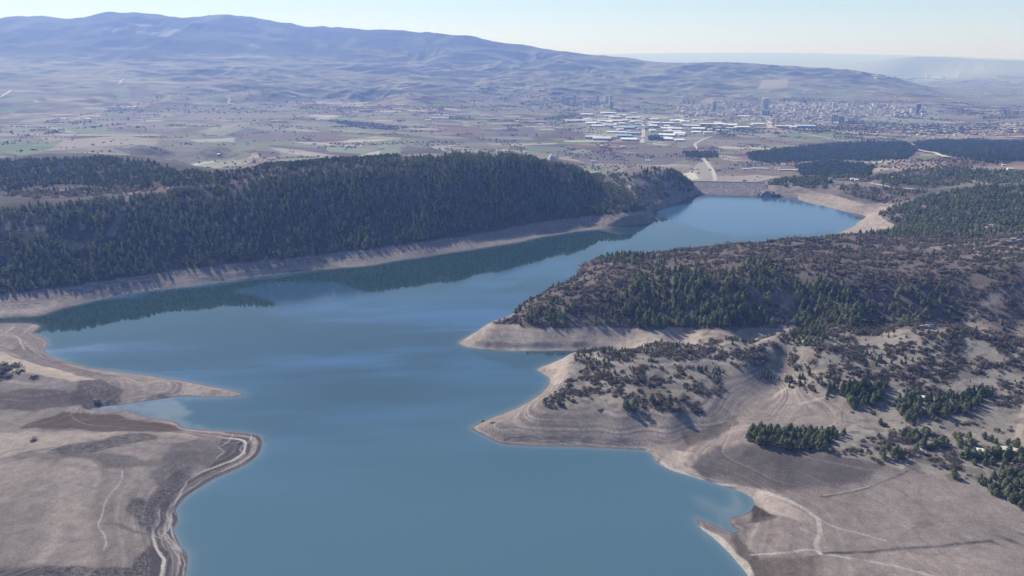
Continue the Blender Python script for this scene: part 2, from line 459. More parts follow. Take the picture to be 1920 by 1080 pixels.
def np_mesh(name, V3, quads, mat, smooth=True, attrs=()):
    me = bpy.data.meshes.new(name)
    nv, nq, k = len(V3), len(quads), quads.shape[1]
    me.vertices.add(nv)
    me.vertices.foreach_set("co", np.ascontiguousarray(V3, np.float32).ravel())
    me.loops.add(nq * k)
    me.loops.foreach_set("vertex_index", np.ascontiguousarray(quads, np.int32).ravel())
    me.polygons.add(nq)
    me.polygons.foreach_set("loop_start", np.arange(0, nq * k, k, dtype=np.int32))
    me.polygons.foreach_set("loop_total", np.full(nq, k, np.int32))
    if smooth:
        me.polygons.foreach_set("use_smooth", np.ones(nq, bool))
    for an, ty, dat in attrs:
        a = me.attributes.new(an, ty, 'POINT')
        a.data.foreach_set({'FLOAT_COLOR': "color", 'FLOAT': "value"}[ty], np.ascontiguousarray(dat, np.float32).ravel())
    me.update(calc_edges=True)
    me.materials.append(mat)
    o = bpy.data.objects.new(name, me)
    COL.objects.link(o)
    return o


def tag(o, label, cat=None, group=None, kind=None):
    o["label"] = label
    if cat:
        o["category"] = cat
    if group:
        o["group"] = group
    if kind:
        o["kind"] = kind
    return o


# ------------------------------------------------------------------ ground colours (what the ground is made of, plus some painted slope shade and haze)
def rgb(*c):
    return np.array(c, np.float32)


def lay(col, m, c):                          # lay colour c over col with strength m
    return col + (c - col) * np.asarray(m, np.float32)[..., None]


n1 = fbm(X / 26, Y / 26, 101, 4)
n2 = fbm(X / 7, Y / 7, 111, 3)
n3 = fbm(X / 140, Y / 140, 121, 4)
G = np.empty(X.shape + (3,), np.float32)
G[:] = rgb(0.225, 0.185, 0.15)                                             # dry winter grass
G = lay(G, sstep(0.0, 0.5, n1), rgb(0.155, 0.122, 0.1))
G = lay(G, sstep(0.05, 0.4, fbm(X / 14, Y / 9, 105, 4)) * 0.75, rgb(0.115, 0.092, 0.078))
G = lay(G, sstep(0.15, 0.6, n2) * 0.5, rgb(0.29, 0.245, 0.205))
# ------ hills around the lake: brown litter, low scrub
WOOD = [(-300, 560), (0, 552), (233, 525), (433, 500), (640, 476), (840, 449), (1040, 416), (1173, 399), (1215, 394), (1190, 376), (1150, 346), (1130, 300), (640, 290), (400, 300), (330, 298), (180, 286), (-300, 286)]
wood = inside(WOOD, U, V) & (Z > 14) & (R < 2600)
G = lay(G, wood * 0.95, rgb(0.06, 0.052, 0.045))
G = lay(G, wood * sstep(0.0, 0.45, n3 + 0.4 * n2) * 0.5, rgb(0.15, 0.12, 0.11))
for p in ([(-100, 404), (0, 396), (60, 400), (140, 410), (200, 440), (150, 470), (60, 440), (-100, 430)],):
    G = lay(G, inside(p, U, V) * sstep(-0.2, 0.3, n1) * 0.8, rgb(0.22, 0.175, 0.15))
for p in ([(0, 364), (60, 356), (160, 354), (240, 354), (420, 345), (470, 335), (560, 320), (640, 312), (700, 306), (700, 312), (560, 330), (460, 345), (330, 360), (200, 366), (60, 369)],):
    G = lay(G, inside(p, U, V) * (R < 2600) * 0.9, rgb(0.17, 0.115, 0.095))
for p in ([(225, 400), (238, 362), (250, 362), (240, 395), (215, 440), (190, 450)], [(475, 332), (510, 326), (520, 332), (485, 338)], [(545, 330), (565, 318), (585, 318), (560, 332)]):
    G = lay(G, inside(p, U, V) * 0.6, rgb(0.21, 0.165, 0.14))
promo = inside([(860, 640), (913, 610), (1030, 538), (1100, 490), (1280, 458), (1580, 438), (1960, 500), (1960, 660), (1800, 616), (1480, 622), (1137, 616)], U, V) & (R > 935) & (R < 1700)
G = lay(G, promo * 0.9, rgb(0.115, 0.085, 0.075))
G = lay(G, promo * sstep(0.25, 0.7, n1 + 0.5 * n2) * 0.6, rgb(0.215, 0.17, 0.145))
rocky = inside([(1448, 610), (1470, 565), (1455, 540), (1475, 520), (1500, 525), (1490, 560), (1485, 600), (1465, 622)], U, V) | inside([(1800, 600), (1840, 560), (1920, 540), (1960, 660), (1860, 655)], U, V)
G = lay(G, rocky * sstep(-0.3, 0.3, n2 + n1) * 0.7, rgb(0.24, 0.195, 0.165))
rwood = inside([(1500, 352), (1560, 328), (1640, 332), (1760, 305), (1960, 290), (1960, 470), (1700, 440), (1640, 405), (1690, 384), (1600, 376)], U, V) & (Z > 16) & (R > 1500)
G = lay(G, rwood * 0.9, rgb(0.075, 0.064, 0.054))
G = lay(G, rwood * sstep(0.1, 0.5, n3 + 0.5 * n1) * 0.6, rgb(0.2, 0.155, 0.13))

# ------ the plain and the foothills: fields
far = R[:, 0] > 2250
f0 = int(np.argmax(far))
fx, fy, fr, fz, fu, fv = X[f0:], Y[f0:], R[f0:], Z[f0:], U[f0:], V[f0:]


def cells(x, y, s):                          # jittered-grid cells: (cell id 0..1, second id, distance to the border)
    x0, y0 = np.floor(x), np.floor(y)
    d1 = np.full(x.shape, 9.0, np.float32)
    d2 = d1.copy()
    i1, i2 = np.zeros_like(d1), np.zeros_like(d1)
    for ix in (-1, 0, 1):
        for iy in (-1, 0, 1):
            cx, cyy = x0 + ix, y0 + iy
            px, py = cx + 0.12 + 0.76 * _h(cx, cyy, s), cyy + 0.12 + 0.76 * _h(cx, cyy, s + 1)
            d = np.maximum(np.abs(x - px), np.abs(y - py)).astype(np.float32)
            m = d < d1
            d2 = np.where(m, d1, np.minimum(d2, d))
            d1 = np.where(m, d, d1)
            i1, i2 = np.where(m, _h(cx, cyy, s + 2), i1), np.where(m, _h(cx, cyy, s + 3), i2)
    return i1, i2, d2 - d1


b1, b2, _ = cells((fx + 200 * vn(fx / 900, fy / 900, 5)) / 1300, (fy + 200 * vn(fx / 900, fy / 900, 6)) / 1300, 201)
th = (b1 - 0.5) * 1.9
px, py = fx * np.cos(th) + fy * np.sin(th), -fx * np.sin(th) + fy * np.cos(th)
sc = 0.7 + 0.9 * b2
c1, c2, ce = cells(px / (230 * sc), py / (105 * sc), 211)
PAL = np.array([(0.135, 0.092, 0.085), (0.17, 0.115, 0.1), (0.12, 0.088, 0.085), (0.25, 0.185, 0.15), (0.31, 0.245, 0.195), (0.15, 0.155, 0.085), (0.13, 0.16, 0.075), (0.19, 0.18, 0.12), (0.22, 0.155, 0.13), (0.16, 0.12, 0.105)], np.float32)
fld = PAL[np.clip((c1 * len(PAL)).astype(int), 0, len(PAL) - 1)]
fld = np.clip((fld - 0.15) * 1.45 + 0.15, 0.03, 0.6)
fld = fld * (0.85 + 0.3 * c2[..., None])
fld = lay(fld, (ce < 0.05) * 0.5, rgb(0.09, 0.08, 0.065))
fld = fld * (1 + 0.12 * fbm(fx / 60, fy / 60, 231, 3))[..., None]
FB = np.empty_like(fld)
FB[:] = rgb(0.2, 0.155, 0.125)
fm = fbm(fx / 420, fy / 420, 241, 4)
FB = lay(FB, sstep(0.0, 0.5, fm), rgb(0.13, 0.105, 0.092))
fmask = sstep(-0.35, 0.0, fbm(fx / 700, fy / 700, 251, 3)) * sstep(2350, 2600, fr)
FB = lay(FB, fmask * 0.92, fld)
# foothills: pasture, ploughland, erosion
fh = sstep(6500, 7400, fr) * sstep(-30, 40, fz)
PF = np.empty_like(fld)
PF[:] = rgb(0.21, 0.175, 0.125)
PF = lay(PF, sstep(-0.1, 0.4, fbm(fx / 900, fy / 600, 261, 4)), rgb(0.18, 0.18, 0.105))
PF = lay(PF, sstep(0.05, 0.4, fbm(fx / 500, fy / 300, 262, 4)) * 0.9, rgb(0.165, 0.115, 0.1))
PF = lay(PF, sstep(0.15, 0.45, fbm(fx / 260, fy / 260, 263, 4)) * 0.85, rgb(0.085, 0.08, 0.065))
PF = lay(PF, fmask * 0.45, fld)
PF = lay(PF, sstep(0.3, 0.55, fbm(fx / 330, fy / 200, 264, 4)) * 0.7, rgb(0.31, 0.25, 0.2))
asp = np.gradient(fz, axis=0) / np.gradient(fr, axis=0)     # slopes turned to the camera: their shade is painted in as dark colour
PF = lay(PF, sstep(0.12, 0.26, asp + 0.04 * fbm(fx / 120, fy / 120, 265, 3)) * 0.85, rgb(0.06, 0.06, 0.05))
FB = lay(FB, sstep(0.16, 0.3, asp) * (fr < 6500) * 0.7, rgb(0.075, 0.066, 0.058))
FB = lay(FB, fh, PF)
# scrub slopes of the high ridge
mt = sstep(10300, 11600, fr) * sstep(330, 560, fz)
MT = np.empty_like(fld)
MT[:] = rgb(0.04, 0.042, 0.035)
MT = lay(MT, sstep(-0.05, 0.35, fbm(fx / 700, fy / 1100, 271, 5)), rgb(0.075, 0.07, 0.055))
MT = lay(MT, sstep(0.25, 0.5, fbm(fx / 350, fy / 900, 272, 5)) * 0.8, rgb(0.125, 0.108, 0.09))
for p in ([(185, 52), (235, 42), (300, 48), (350, 58), (335, 72), (270, 64), (215, 62)], [(430, 95), (470, 83), (500, 82), (470, 97)]):
    MT = lay(MT, inside(p, fu, fv) * sstep(-0.1, 0.3, fbm(fx / 150, fy / 500, 273, 4)) * 0.9, rgb(0.26, 0.215, 0.18))
FB = lay(FB, mt, MT)
# signature fields, slopes and clearings near the lake
FIELDS = [([(0, 262), (40, 262), (105, 268), (120, 275), (60, 290), (30, 292), (0, 285)], (0.14, 0.175, 0.085)),
          ([(0, 300), (60, 292), (170, 286), (250, 290), (180, 294), (60, 300)], (0.34, 0.27, 0.215)),
          ([(120, 262), (230, 254), (300, 262), (290, 272), (230, 272), (140, 280), (90, 282)], (0.29, 0.215, 0.17)),
          ([(50, 238), (70, 236), (130, 250), (80, 250)], (0.13, 0.095, 0.085)), ([(15, 236), (50, 236), (92, 250), (20, 249)], (0.19, 0.175, 0.12)),
          ([(70, 236), (110, 240), (150, 250), (130, 250)], (0.29, 0.25, 0.15)), ([(110, 240), (185, 236), (200, 246), (300, 250), (240, 256), (155, 250)], (0.15, 0.185, 0.095)),
          ([(190, 240), (250, 236), (330, 248), (260, 249)], (0.14, 0.1, 0.09)), ([(240, 235), (290, 231), (340, 243), (300, 248)], (0.2, 0.14, 0.12)),
          ([(330, 246), (365, 234), (385, 240), (350, 250)], (0.14, 0.1, 0.09)), ([(370, 248), (415, 233), (440, 238), (400, 253)], (0.26, 0.22, 0.15)), ([(390, 252), (440, 237), (465, 240), (420, 255)], (0.19, 0.2, 0.12)),
          ([(420, 254), (465, 238), (500, 245), (450, 257)], (0.125, 0.09, 0.083)), ([(450, 258), (500, 246), (640, 252), (600, 262), (480, 264)], (0.15, 0.105, 0.095)),
          ([(356, 262), (440, 258), (440, 266), (370, 268)], (0.36, 0.29, 0.25)), ([(350, 268), (420, 266), (600, 268), (530, 274), (380, 272)], (0.15, 0.18, 0.1)),
          ([(505, 272), (612, 278), (612, 285), (560, 286), (505, 278)], (0.11, 0.083, 0.083)), ([(480, 282), (520, 284), (530, 292), (490, 296)], (0.125, 0.09, 0.085)),
          ([(612, 276), (710, 280), (680, 288), (614, 284)], (0.2, 0.215, 0.12)), ([(712, 272), (760, 270), (745, 282), (765, 296), (712, 296)], (0.185, 0.195, 0.125)),
          ([(530, 264), (680, 272), (680, 275), (580, 271)], (0.36, 0.29, 0.23)), ([(500, 276), (570, 282), (640, 294), (700, 297), (640, 300), (540, 288)], (0.34, 0.275, 0.225)),
          ([(800, 272), (860, 276), (920, 283), (850, 287), (800, 276)], (0.31, 0.245, 0.2)), ([(670, 292), (712, 282), (712, 296), (680, 298)], (0.38, 0.31, 0.26)),
          ([(640, 238), (700, 236), (760, 234), (830, 236), (740, 243), (660, 246)], (0.17, 0.2, 0.115)), ([(980, 274), (1070, 276), (1075, 285), (990, 284)], (0.13, 0.165, 0.09)),
          ([(780, 258), (1000, 262), (1000, 268), (900, 268), (800, 264)], (0.13, 0.1, 0.1)), ([(920, 243), (1000, 238), (1010, 252), (940, 256)], (0.12, 0.094, 0.1)), ([(920, 257), (1000, 258), (1000, 261), (920, 260)], (0.19, 0.2, 0.13)),
          ([(1040, 285), (1180, 292), (1270, 285), (1300, 296), (1250, 310), (1100, 306)], (0.14, 0.105, 0.1)), ([(1200, 268), (1300, 280), (1320, 300), (1250, 296), (1180, 285)], (0.155, 0.108, 0.1)),
          ([(1290, 322), (1310, 305), (1330, 300), (1345, 330), (1420, 328), (1470, 332), (1420, 340), (1300, 342)], (0.3, 0.235, 0.2)), ([(1272, 328), (1300, 322), (1312, 335), (1285, 338)], (0.5, 0.42, 0.3)),
          ([(1350, 308), (1400, 300), (1480, 312), (1480, 322), (1360, 322)], (0.16, 0.115, 0.105)), ([(1385, 272), (1500, 273), (1500, 275), (1385, 275)], (0.19, 0.21, 0.13)),
          ([(1320, 260), (1370, 262), (1400, 272), (1330, 275)], (0.21, 0.16, 0.135)), ([(1530, 250), (1590, 252), (1580, 260), (1550, 262)], (0.16, 0.18, 0.105)), ([(1470, 250), (1510, 250), (1510, 262), (1480, 262)], (0.15, 0.17, 0.1)),
          ([(1640, 262), (1720, 258), (1720, 264), (1640, 268)], (0.17, 0.18, 0.11)), ([(1600, 220), (1760, 222), (1760, 230), (1620, 232)], (0.19, 0.195, 0.13)), ([(1730, 256), (1820, 252), (1830, 258), (1760, 262)], (0.26, 0.19, 0.15)),
          ([(240, 170), (262, 166), (300, 172), (280, 180), (245, 186)], (0.16, 0.105, 0.1)), ([(420, 178), (470, 168), (490, 172), (485, 182), (430, 190)], (0.23, 0.16, 0.135)), ([(210, 165), (240, 162), (245, 190), (225, 195)], (0.17, 0.185, 0.11)),
          ([(1430, 150), (1480, 148), (1475, 165), (1420, 168)], (0.33, 0.25, 0.2)), ([(0, 250), (300, 252), (300, 255), (0, 254)], (0.3, 0.24, 0.19)),
          ([(355, 306), (400, 300), (470, 300), (470, 306), (400, 316), (380, 316)], (0.27, 0.25, 0.15)), ([(345, 310), (400, 302), (402, 304), (352, 314)], (0.5, 0.43, 0.36))]
for p, c in FIELDS:
    uj, vj = fu + 2.0 * vn(fx / 40, fy / 40, 281), fv + 0.7 * vn(fx / 40, fy / 90, 282)
    FB = lay(FB, inside(p, uj, vj) * 0.93, rgb(*c) * 1.0)
    FB = FB
# dark gullies in the near farmland, the shade of their slopes painted in
for p in ([(212, 278), (245, 270), (300, 275), (330, 290), (300, 302), (250, 292)], [(365, 278), (420, 274), (450, 290), (420, 300), (380, 292)], [(765, 272), (800, 272), (830, 285), (850, 296), (760, 296), (752, 284)], [(0, 284), (40, 292), (0, 300)],
          [(230, 300), (330, 300), (395, 318), (330, 324), (270, 308)]):
    FB = lay(FB, inside(p, fu, fv) * sstep(-0.4, 0.1, fbm(fx / 30, fy / 60, 283, 3)) * 0.85, rgb(0.095, 0.077, 0.068))
# built-up ground of the town
for p, k in (([(1060, 215), (1200, 208), (1320, 225), (1320, 262), (1200, 268), (1100, 245)], 0.45), ([(1270, 190), (1450, 188), (1760, 195), (1760, 225), (1480, 235), (1300, 220)], 0.5), ([(980, 180), (1140, 178), (1160, 205), (1000, 205)], 0.3)):
    FB = lay(FB, inside(p, fu, fv) * (0.5 + 0.5 * sstep(-0.2, 0.3, fbm(fx / 50, fy / 90, 284, 3))) * k, rgb(0.27, 0.235, 0.215))
FB = lay(FB, sstep(17000, 19000, fr), rgb(0.3, 0.28, 0.26))  # haze painted into the farthest ranges as a pale base colour
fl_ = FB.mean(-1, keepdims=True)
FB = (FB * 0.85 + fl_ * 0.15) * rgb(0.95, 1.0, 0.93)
bl = sstep(2250, 2500, fr)
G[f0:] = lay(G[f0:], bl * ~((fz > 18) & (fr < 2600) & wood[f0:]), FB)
print("fields done")

# ------ exposed lake bed and banks
mud = (Z < ZFULL + 0.8 + 1.2 * n1) & (R < 2300) & (D > -60)
MU = np.empty((nr_,) + X.shape[1:] + (3,), np.float32)
xs, ys, zs, us, vs, ds = X[:nr_], Y[:nr_], Z[:nr_], U[:nr_], V[:nr_], D[:nr_]
MU[:] = rgb(0.235, 0.2, 0.185)
near_edge = 0.8 * sstep(45, 12, ds) * (ds > 0)
zq = zs + 0.3 * fbm(xs / 60, ys / 60, 301, 2)
lines = 0.45 * vn(zq * 2.3, zq * 0 + 3, 302) + 0.45 * vn(zq * 4.6, xs / 160, 303) + 0.3 * vn(zq * 9, xs / 90, 304)
steep = sstep(0.1, 0.26, np.hypot(np.gradient(zs, axis=0) / np.gradient(rs)[:nr_, None], np.gradient(zs, axis=1) / np.maximum(np.gradient(xs, axis=1), 0.1)))
lk = (0.35 + 0.5 * steep) * (0.45 + 0.55 * sstep(-0.45, 0.25, fbm(xs / 40, ys / 40, 306, 3)))
lk = np.maximum(lk, near_edge * (0.35 + 0.65 * sstep(-0.5, 0.1, fbm(xs / 30, ys / 30, 307, 3))))
MU = lay(MU, sstep(0.05, 0.4, lines) * lk * 0.9, rgb(0.36, 0.31, 0.275))
MU = lay(MU, sstep(0.05, 0.4, -lines) * lk * 0.85, rgb(0.145, 0.122, 0.122))
MU = lay(MU, sstep(0.0, 0.5, n3[:nr_]) * 0.35, rgb(0.19, 0.155, 0.14))
MU = lay(MU, (ds < 9) * sstep(9, 2, ds) * 0.0 + sstep(2.2 + 1.2 * n2[:nr_], 0.5, ds) * 0.8, rgb(0.12, 0.1, 0.095))           # wet rim
# pale dry bank of the promontory and far shores
pale = inside([(855, 645), (915, 608), (1137, 612), (1480, 616), (1480, 645), (1150, 662), (900, 662)], us, vs) | inside([(1000, 695), (1070, 662), (1120, 695), (1040, 722)], us, vs) | inside([(1440, 360), (1500, 350), (1700, 380), (1720, 436), (1550, 446), (1600, 410)], us, vs)
MU = lay(MU, pale * (0.6 + 0.25 * n2[:nr_]), rgb(0.41, 0.345, 0.295))
leftb = inside([(-200, 660), (-100, 540), (640, 470), (1007, 430), (1007, 450), (640, 506), (187, 565), (0, 606)], us, vs)
MU = lay(MU, leftb * sstep(9, 4, zs) * sstep(0.5, 2.0, zs) * 0.6, rgb(0.38, 0.325, 0.295))
MU = lay(MU, leftb * sstep(7, 11, zs) * 0.35, rgb(0.24, 0.195, 0.195))


def zone(poly, soft, seed, sc=14):           # 0..1 mask of a traced patch with a ragged edge
    w = at_z(*np.array(poly, float).T, 6.0)
    p = np.stack(w, 1)
    jx, jy = xs + soft * 1.4 * vn(xs / sc, ys / sc, seed), ys + soft * 1.4 * vn(xs / sc, ys / sc, seed + 1)
    lo, hi = p.min(0) - 4 * soft, p.max(0) + 4 * soft
    m = np.zeros(xs.shape, np.float32)
    s = (jx > lo[0]) & (jx < hi[0]) & (jy > lo[1]) & (jy < hi[1])
    d = dist_poly(p, jx[s], jy[s], True)
    i = inside(p, jx[s], jy[s])
    m[s] = sstep(-soft, soft, np.where(i, d, -d))
    return m


speck = sstep(-0.3, 0.35, vn(xs / 1.1, ys / 1.1, 311) + 0.5 * vn(xs / 2.6, ys / 2.6, 312))
rough_g = sstep(-0.15, 0.35, fbm(xs / 3.2, ys / 2.0, 313, 3))
ZONES = [  # traced patch, softness (m), colour, strength, texture
    ([(250, 975), (240, 950), (245, 935), (275, 935), (300, 905), (340, 880), (330, 930), (300, 985), (275, 1000)], 3.5, (0.115, 0.108, 0.118), 0.8, speck),
    ([(285, 895), (300, 860), (350, 840), (370, 850), (345, 905), (300, 910)], 4, (0.15, 0.135, 0.142), 0.65, speck),
    ([(-60, 1068), (0, 1066), (130, 1068), (240, 1068), (262, 1035), (275, 1020), (312, 1030), (300, 1090), (260, 1120), (-60, 1120)], 2.2, (0.1, 0.092, 0.1), 0.85, speck),
    ([(190, 985), (230, 985), (280, 1000), (250, 998)], 2, (0.12, 0.11, 0.115), 0.6, speck),
    ([(80, 855), (130, 835), (240, 812), (290, 810), (300, 824), (250, 832), (180, 848), (110, 862)], 3, (0.12, 0.108, 0.112), 0.85, rough_g),
    ([(-60, 862), (20, 862), (140, 862), (230, 880), (300, 870), (320, 830), (380, 815), (450, 822), (470, 842), (400, 875), (330, 870), (260, 860), (150, 850), (60, 850)], 4, (0.19, 0.168, 0.165), 0.6, 1),
    ([(50, 793), (120, 768), (200, 768), (330, 792), (345, 803), (290, 806), (150, 806), (40, 803)], 3, (0.165, 0.122, 0.1), 0.8, 1),
    ([(-60, 810), (90, 810), (230, 808), (200, 822), (100, 840), (0, 862), (-60, 866)], 3, (0.33, 0.28, 0.235), 0.75, 1),
    ([(85, 945), (150, 935), (170, 965), (150, 1000), (95, 985), (82, 965)], 5, (0.31, 0.265, 0.22), 0.6, 1),
    ([(-60, 885), (60, 872), (100, 880), (80, 920), (0, 960), (-60, 970)], 5, (0.28, 0.235, 0.2), 0.5, 1),
    ([(150, 720), (190, 712), (230, 730), (220, 755), (170, 760), (130, 755)], 2.5, (0.13, 0.113, 0.118), 0.75, speck),
    ([(275, 740), (300, 733), (335, 738), (320, 747), (280, 750)], 2, (0.14, 0.12, 0.118), 0.6, rough_g),
    ([(20, 660), (40, 640), (80, 665), (180, 695), (230, 702), (150, 712), (60, 690)], 4, (0.15, 0.128, 0.13), 0.55, rough_g),
    ([(-60, 655), (0, 662), (70, 690), (140, 706), (180, 716), (140, 722), (60, 712), (-60, 700)], 2, (0.4, 0.335, 0.265), 0.8, 1),
    ([(-60, 745), (60, 735), (150, 735), (160, 756), (60, 768), (-60, 762)], 3, (0.165, 0.13, 0.122), 0.6, 1),
    ([(1410, 968), (1408, 935), (1440, 935), (1470, 950), (1455, 965), (1430, 967), (1375, 974)], 1.5, (0.115, 0.097, 0.09), 0.85, 1),
    ([(1375, 975), (1385, 1000), (1430, 1040), (1450, 1095), (1430, 1100), (1400, 1050), (1372, 1000)], 2, (0.17, 0.14, 0.125), 0.7, 1),
    ([(1420, 968), (1470, 960), (1530, 970), (1520, 1035), (1440, 1035), (1415, 1000)], 4, (0.24, 0.195, 0.175), 0.5, rough_g),
    ([(1310, 976), (1330, 985), (1358, 1002), (1400, 1040), (1430, 1090), (1400, 1090), (1372, 1040), (1330, 1003)], 1.2, (0.47, 0.41, 0.345), 0.9, 1),
    ([(1290, 868), (1340, 838), (1440, 850), (1560, 870), (1660, 890), (1600, 920), (1480, 925), (1370, 895), (1300, 880)], 4, (0.21, 0.182, 0.178), 0.75, 1),
    ([(1380, 850), (1560, 880), (1640, 895), (1600, 915), (1480, 915), (1380, 880)], 6, (0.18, 0.157, 0.158), 0.5, 1),
    ([(1232, 866), (1260, 835), (1300, 845), (1285, 865), (1330, 895), (1440, 920), (1520, 965), (1530, 985), (1450, 955), (1380, 915), (1300, 895), (1250, 880)], 2.5, (0.4, 0.335, 0.285), 0.8, 1),
    ([(1195, 840), (1225, 830), (1275, 825), (1262, 838), (1225, 856)], 2.0, (0.34, 0.28, 0.235), 0.7, 1),
    ([(1420, 1045), (1540, 1040), (1560, 1090), (1440, 1095)], 3, (0.195, 0.155, 0.135), 0.6, 1),
    ([(1390, 940), (1500, 940), (1540, 1030), (1700, 1025), (1920, 1010), (1960, 1000), (1960, 940), (1700, 900), (1600, 920)], 8, (0.245, 0.205, 0.188), 0.5, 1),
    ([(1540, 1045), (1960, 1030), (1960, 1100), (1540, 1100)], 6, (0.29, 0.24, 0.215), 0.5, 1),
    ([(1340, 820), (1370, 770), (1420, 725), (1450, 720), (1430, 760), (1400, 800), (1390, 815)], 3, (0.28, 0.235, 0.205), 0.6, 1),
    ([(1280, 815), (1350, 798), (1385, 780), (1380, 800), (1340, 822), (1290, 832)], 3, (0.17, 0.14, 0.125), 0.6, 1),
    ([(1160, 653), (1290, 648), (1280, 655), (1180, 660)], 2, (0.34, 0.31, 0.22), 0.6, 1)]
for p, soft, c, k, tex in ZONES:
    MU = lay(MU, zone(p, soft, 320 + len(p)) * min(1, k * 1.25) * (0.55 + 0.45 * tex), rgb(*c) if c[0] > 0.22 else rgb(*c) * 0.62)
MU = lay(MU, sstep(0.25, 0.7, lines) * sstep(17, 8, zs) * 0.35 * (0.4 + 0.6 * steep), rgb(0.42, 0.36, 0.31))
MU *= (1 + 0.16 * n2[:nr_] + 0.14 * n1[:nr_])[..., None]
rill = sstep(0.07, 0.0, np.abs(vn(xs / 22 + 0.4 * n1[:nr_], ys / 22, 315))) * sstep(-0.1, 0.4, vn(xs / 50, ys / 50, 316)) + 0.7 * sstep(0.06, 0.0, np.abs(vn(xs / 9, ys / 9, 317))) * sstep(0.0, 0.5, vn(xs / 35, ys / 35, 318))
MU = lay(MU, np.clip(rill, 0, 1) * 0.4, rgb(0.13, 0.11, 0.1))
LB = inside([(270, 1100), (285, 1000), (285, 950), (320, 915), (400, 870), (420, 808), (497, 808), (503, 830), (480, 862), (365, 930), (345, 960), (340, 1000), (365, 1060), (360, 1100)], us, vs)
sd = ds + 2.2 * fbm(xs / 22, ys / 22, 321, 3)
s1, s2 = vn(sd * 0.30, xs / 140, 322), vn(sd * 0.72, xs / 90, 323)
pb = LB * sstep(60, 26, ds) * (ds > 0.4)
MU = lay(MU, pb * sstep(0.15, 0.5, s1 + 0.5 * s2) * 1.0, rgb(0.52, 0.45, 0.41))
MU = lay(MU, pb * sstep(0.15, 0.5, -s1 - 0.5 * s2) * 0.9, rgb(0.085, 0.075, 0.078))
MU = MU * rgb(0.84, 0.775, 0.725)
mm = np.where(mud[:nr_], 1.0, 0.0) * sstep(2290, 2240, R[:nr_])
G[:nr_] = lay(G[:nr_], mm, MU)


# ------ tracks, gullies and ruts, worn into the ground
def track(px, half, c, k=0.9, soft=1.0, wob=0.6):
    w = hits(crom(px, 3))[:, :2]
    lo, hi = w.min(0) - 30, w.max(0) + 30
    s = (X[:nr_] > lo[0]) & (X[:nr_] < hi[0]) & (Y[:nr_] > lo[1]) & (Y[:nr_] < hi[1])
    if not s.any():
        return
    xx, yy = X[:nr_][s], Y[:nr_][s]
    d = dist_poly(w, xx + wob * vn(xx / 6, yy / 6, 401), yy + wob * vn(xx / 6, yy / 6, 402))
    m = sstep(half + soft, half - soft * 0.3, d) * k * (0.85 if c[0] > 0.3 else 1.0) * (0.75 + 0.35 * vn(xx / 9, yy / 9, 403))
    g = G[:nr_][s]
    G[:nr_][s] = g + (rgb(*c) - g) * m[:, None]


PT, DT = (0.43, 0.36, 0.31), (0.11, 0.09, 0.08)
track([(1240, 866), (1262, 880), (1330, 905), (1400, 915), (1470, 935), (1520, 962), (1534, 978), (1537, 1000), (1530, 1020), (1538, 1038)], 1.6, PT, 0.85, 1.0)
track([(1538, 1038), (1600, 1048), (1680, 1062), (1760, 1085)], 1.0, PT, 0.6)
track([(1408, 1040), (1470, 1037), (1520, 1031), (1536, 1036)], 0.8, PT, 0.8)
track([(1536, 974), (1570, 990), (1620, 1002), (1660, 1015)], 0.7, PT, 0.6)
track([(1500, 990), (1530, 1005)], 0.5, PT, 0.5)
track([(1545, 1038), (1640, 1034), (1700, 1028), (1760, 1025), (1820, 1018), (1920, 1010), (1960, 1002)], 1.3, (0.07, 0.06, 0.055), 1.0, 0.8)
track([(1640, 1036), (1740, 1028), (1820, 1022)], 1.0, (0.14, 0.12, 0.11), 0.6, 1.0)
track([(1540, 932), (1580, 926), (1620, 918), (1650, 905), (1690, 890), (1712, 878)], 0.9, (0.08, 0.066, 0.06), 1.0, 0.7)
track([(1545, 929), (1590, 922), (1625, 913), (1660, 900)], 0.5, PT, 0.5, 0.5)
track([(1400, 818), (1420, 830), (1480, 848), (1560, 868), (1640, 882), (1700, 888)], 0.6, (0.2, 0.16, 0.14), 0.7)
track([(1375, 826), (1385, 818), (1400, 818)], 0.4, DT, 0.7)
track([(1790, 1020), (1820, 1040), (1870, 1050), (1930, 1060)], 0.5, (0.17, 0.14, 0.13), 0.6)
for dv in (-2.2, 1.2):
    track([(230, 885 + dv), (226, 905 + dv), (205, 930 + dv), (195, 950 + dv), (190, 972 + dv), (184, 985 + dv), (196, 1005 + dv), (200, 1020 + dv), (194, 1032 + dv)], 0.55, (0.34, 0.28, 0.24), 0.75, 0.5, 0.3)
track([(194, 1030), (150, 1045), (100, 1055), (30, 1060), (-30, 1061)], 0.7, (0.16, 0.13, 0.115), 0.6)
track([(-20, 866), (60, 864), (120, 870), (180, 878), (220, 890)], 0.6, (0.15, 0.13, 0.12), 0.65)
track([(-20, 913), (60, 903), (110, 904), (160, 912), (195, 922)], 0.6, (0.15, 0.13, 0.12), 0.6)
track([(60, 905), (110, 895), (150, 888)], 0.5, (0.16, 0.14, 0.13), 0.5)
for k in range(5):
    track([(4 + k * 2, 985 - k), (18 + k * 2, 965 - k * 2), (30 + k * 2, 940), (45 + k * 2, 915), (50 + 2 * k, 910)], 0.25, (0.14, 0.12, 0.115), 0.55, 0.3)
for k in range(3):
    track([(30 + k * 4, 988), (50 + k * 4, 962), (62 + 4 * k, 945)], 0.22, (0.15, 0.13, 0.12), 0.5, 0.3)
track([(145, 812), (120, 825), (60, 836), (0, 850), (-30, 858)], 0.9, (0.21, 0.155, 0.125), 0.8)
track([(0, 802), (60, 796), (110, 785), (150, 772)], 0.6, (0.17, 0.135, 0.12), 0.5)
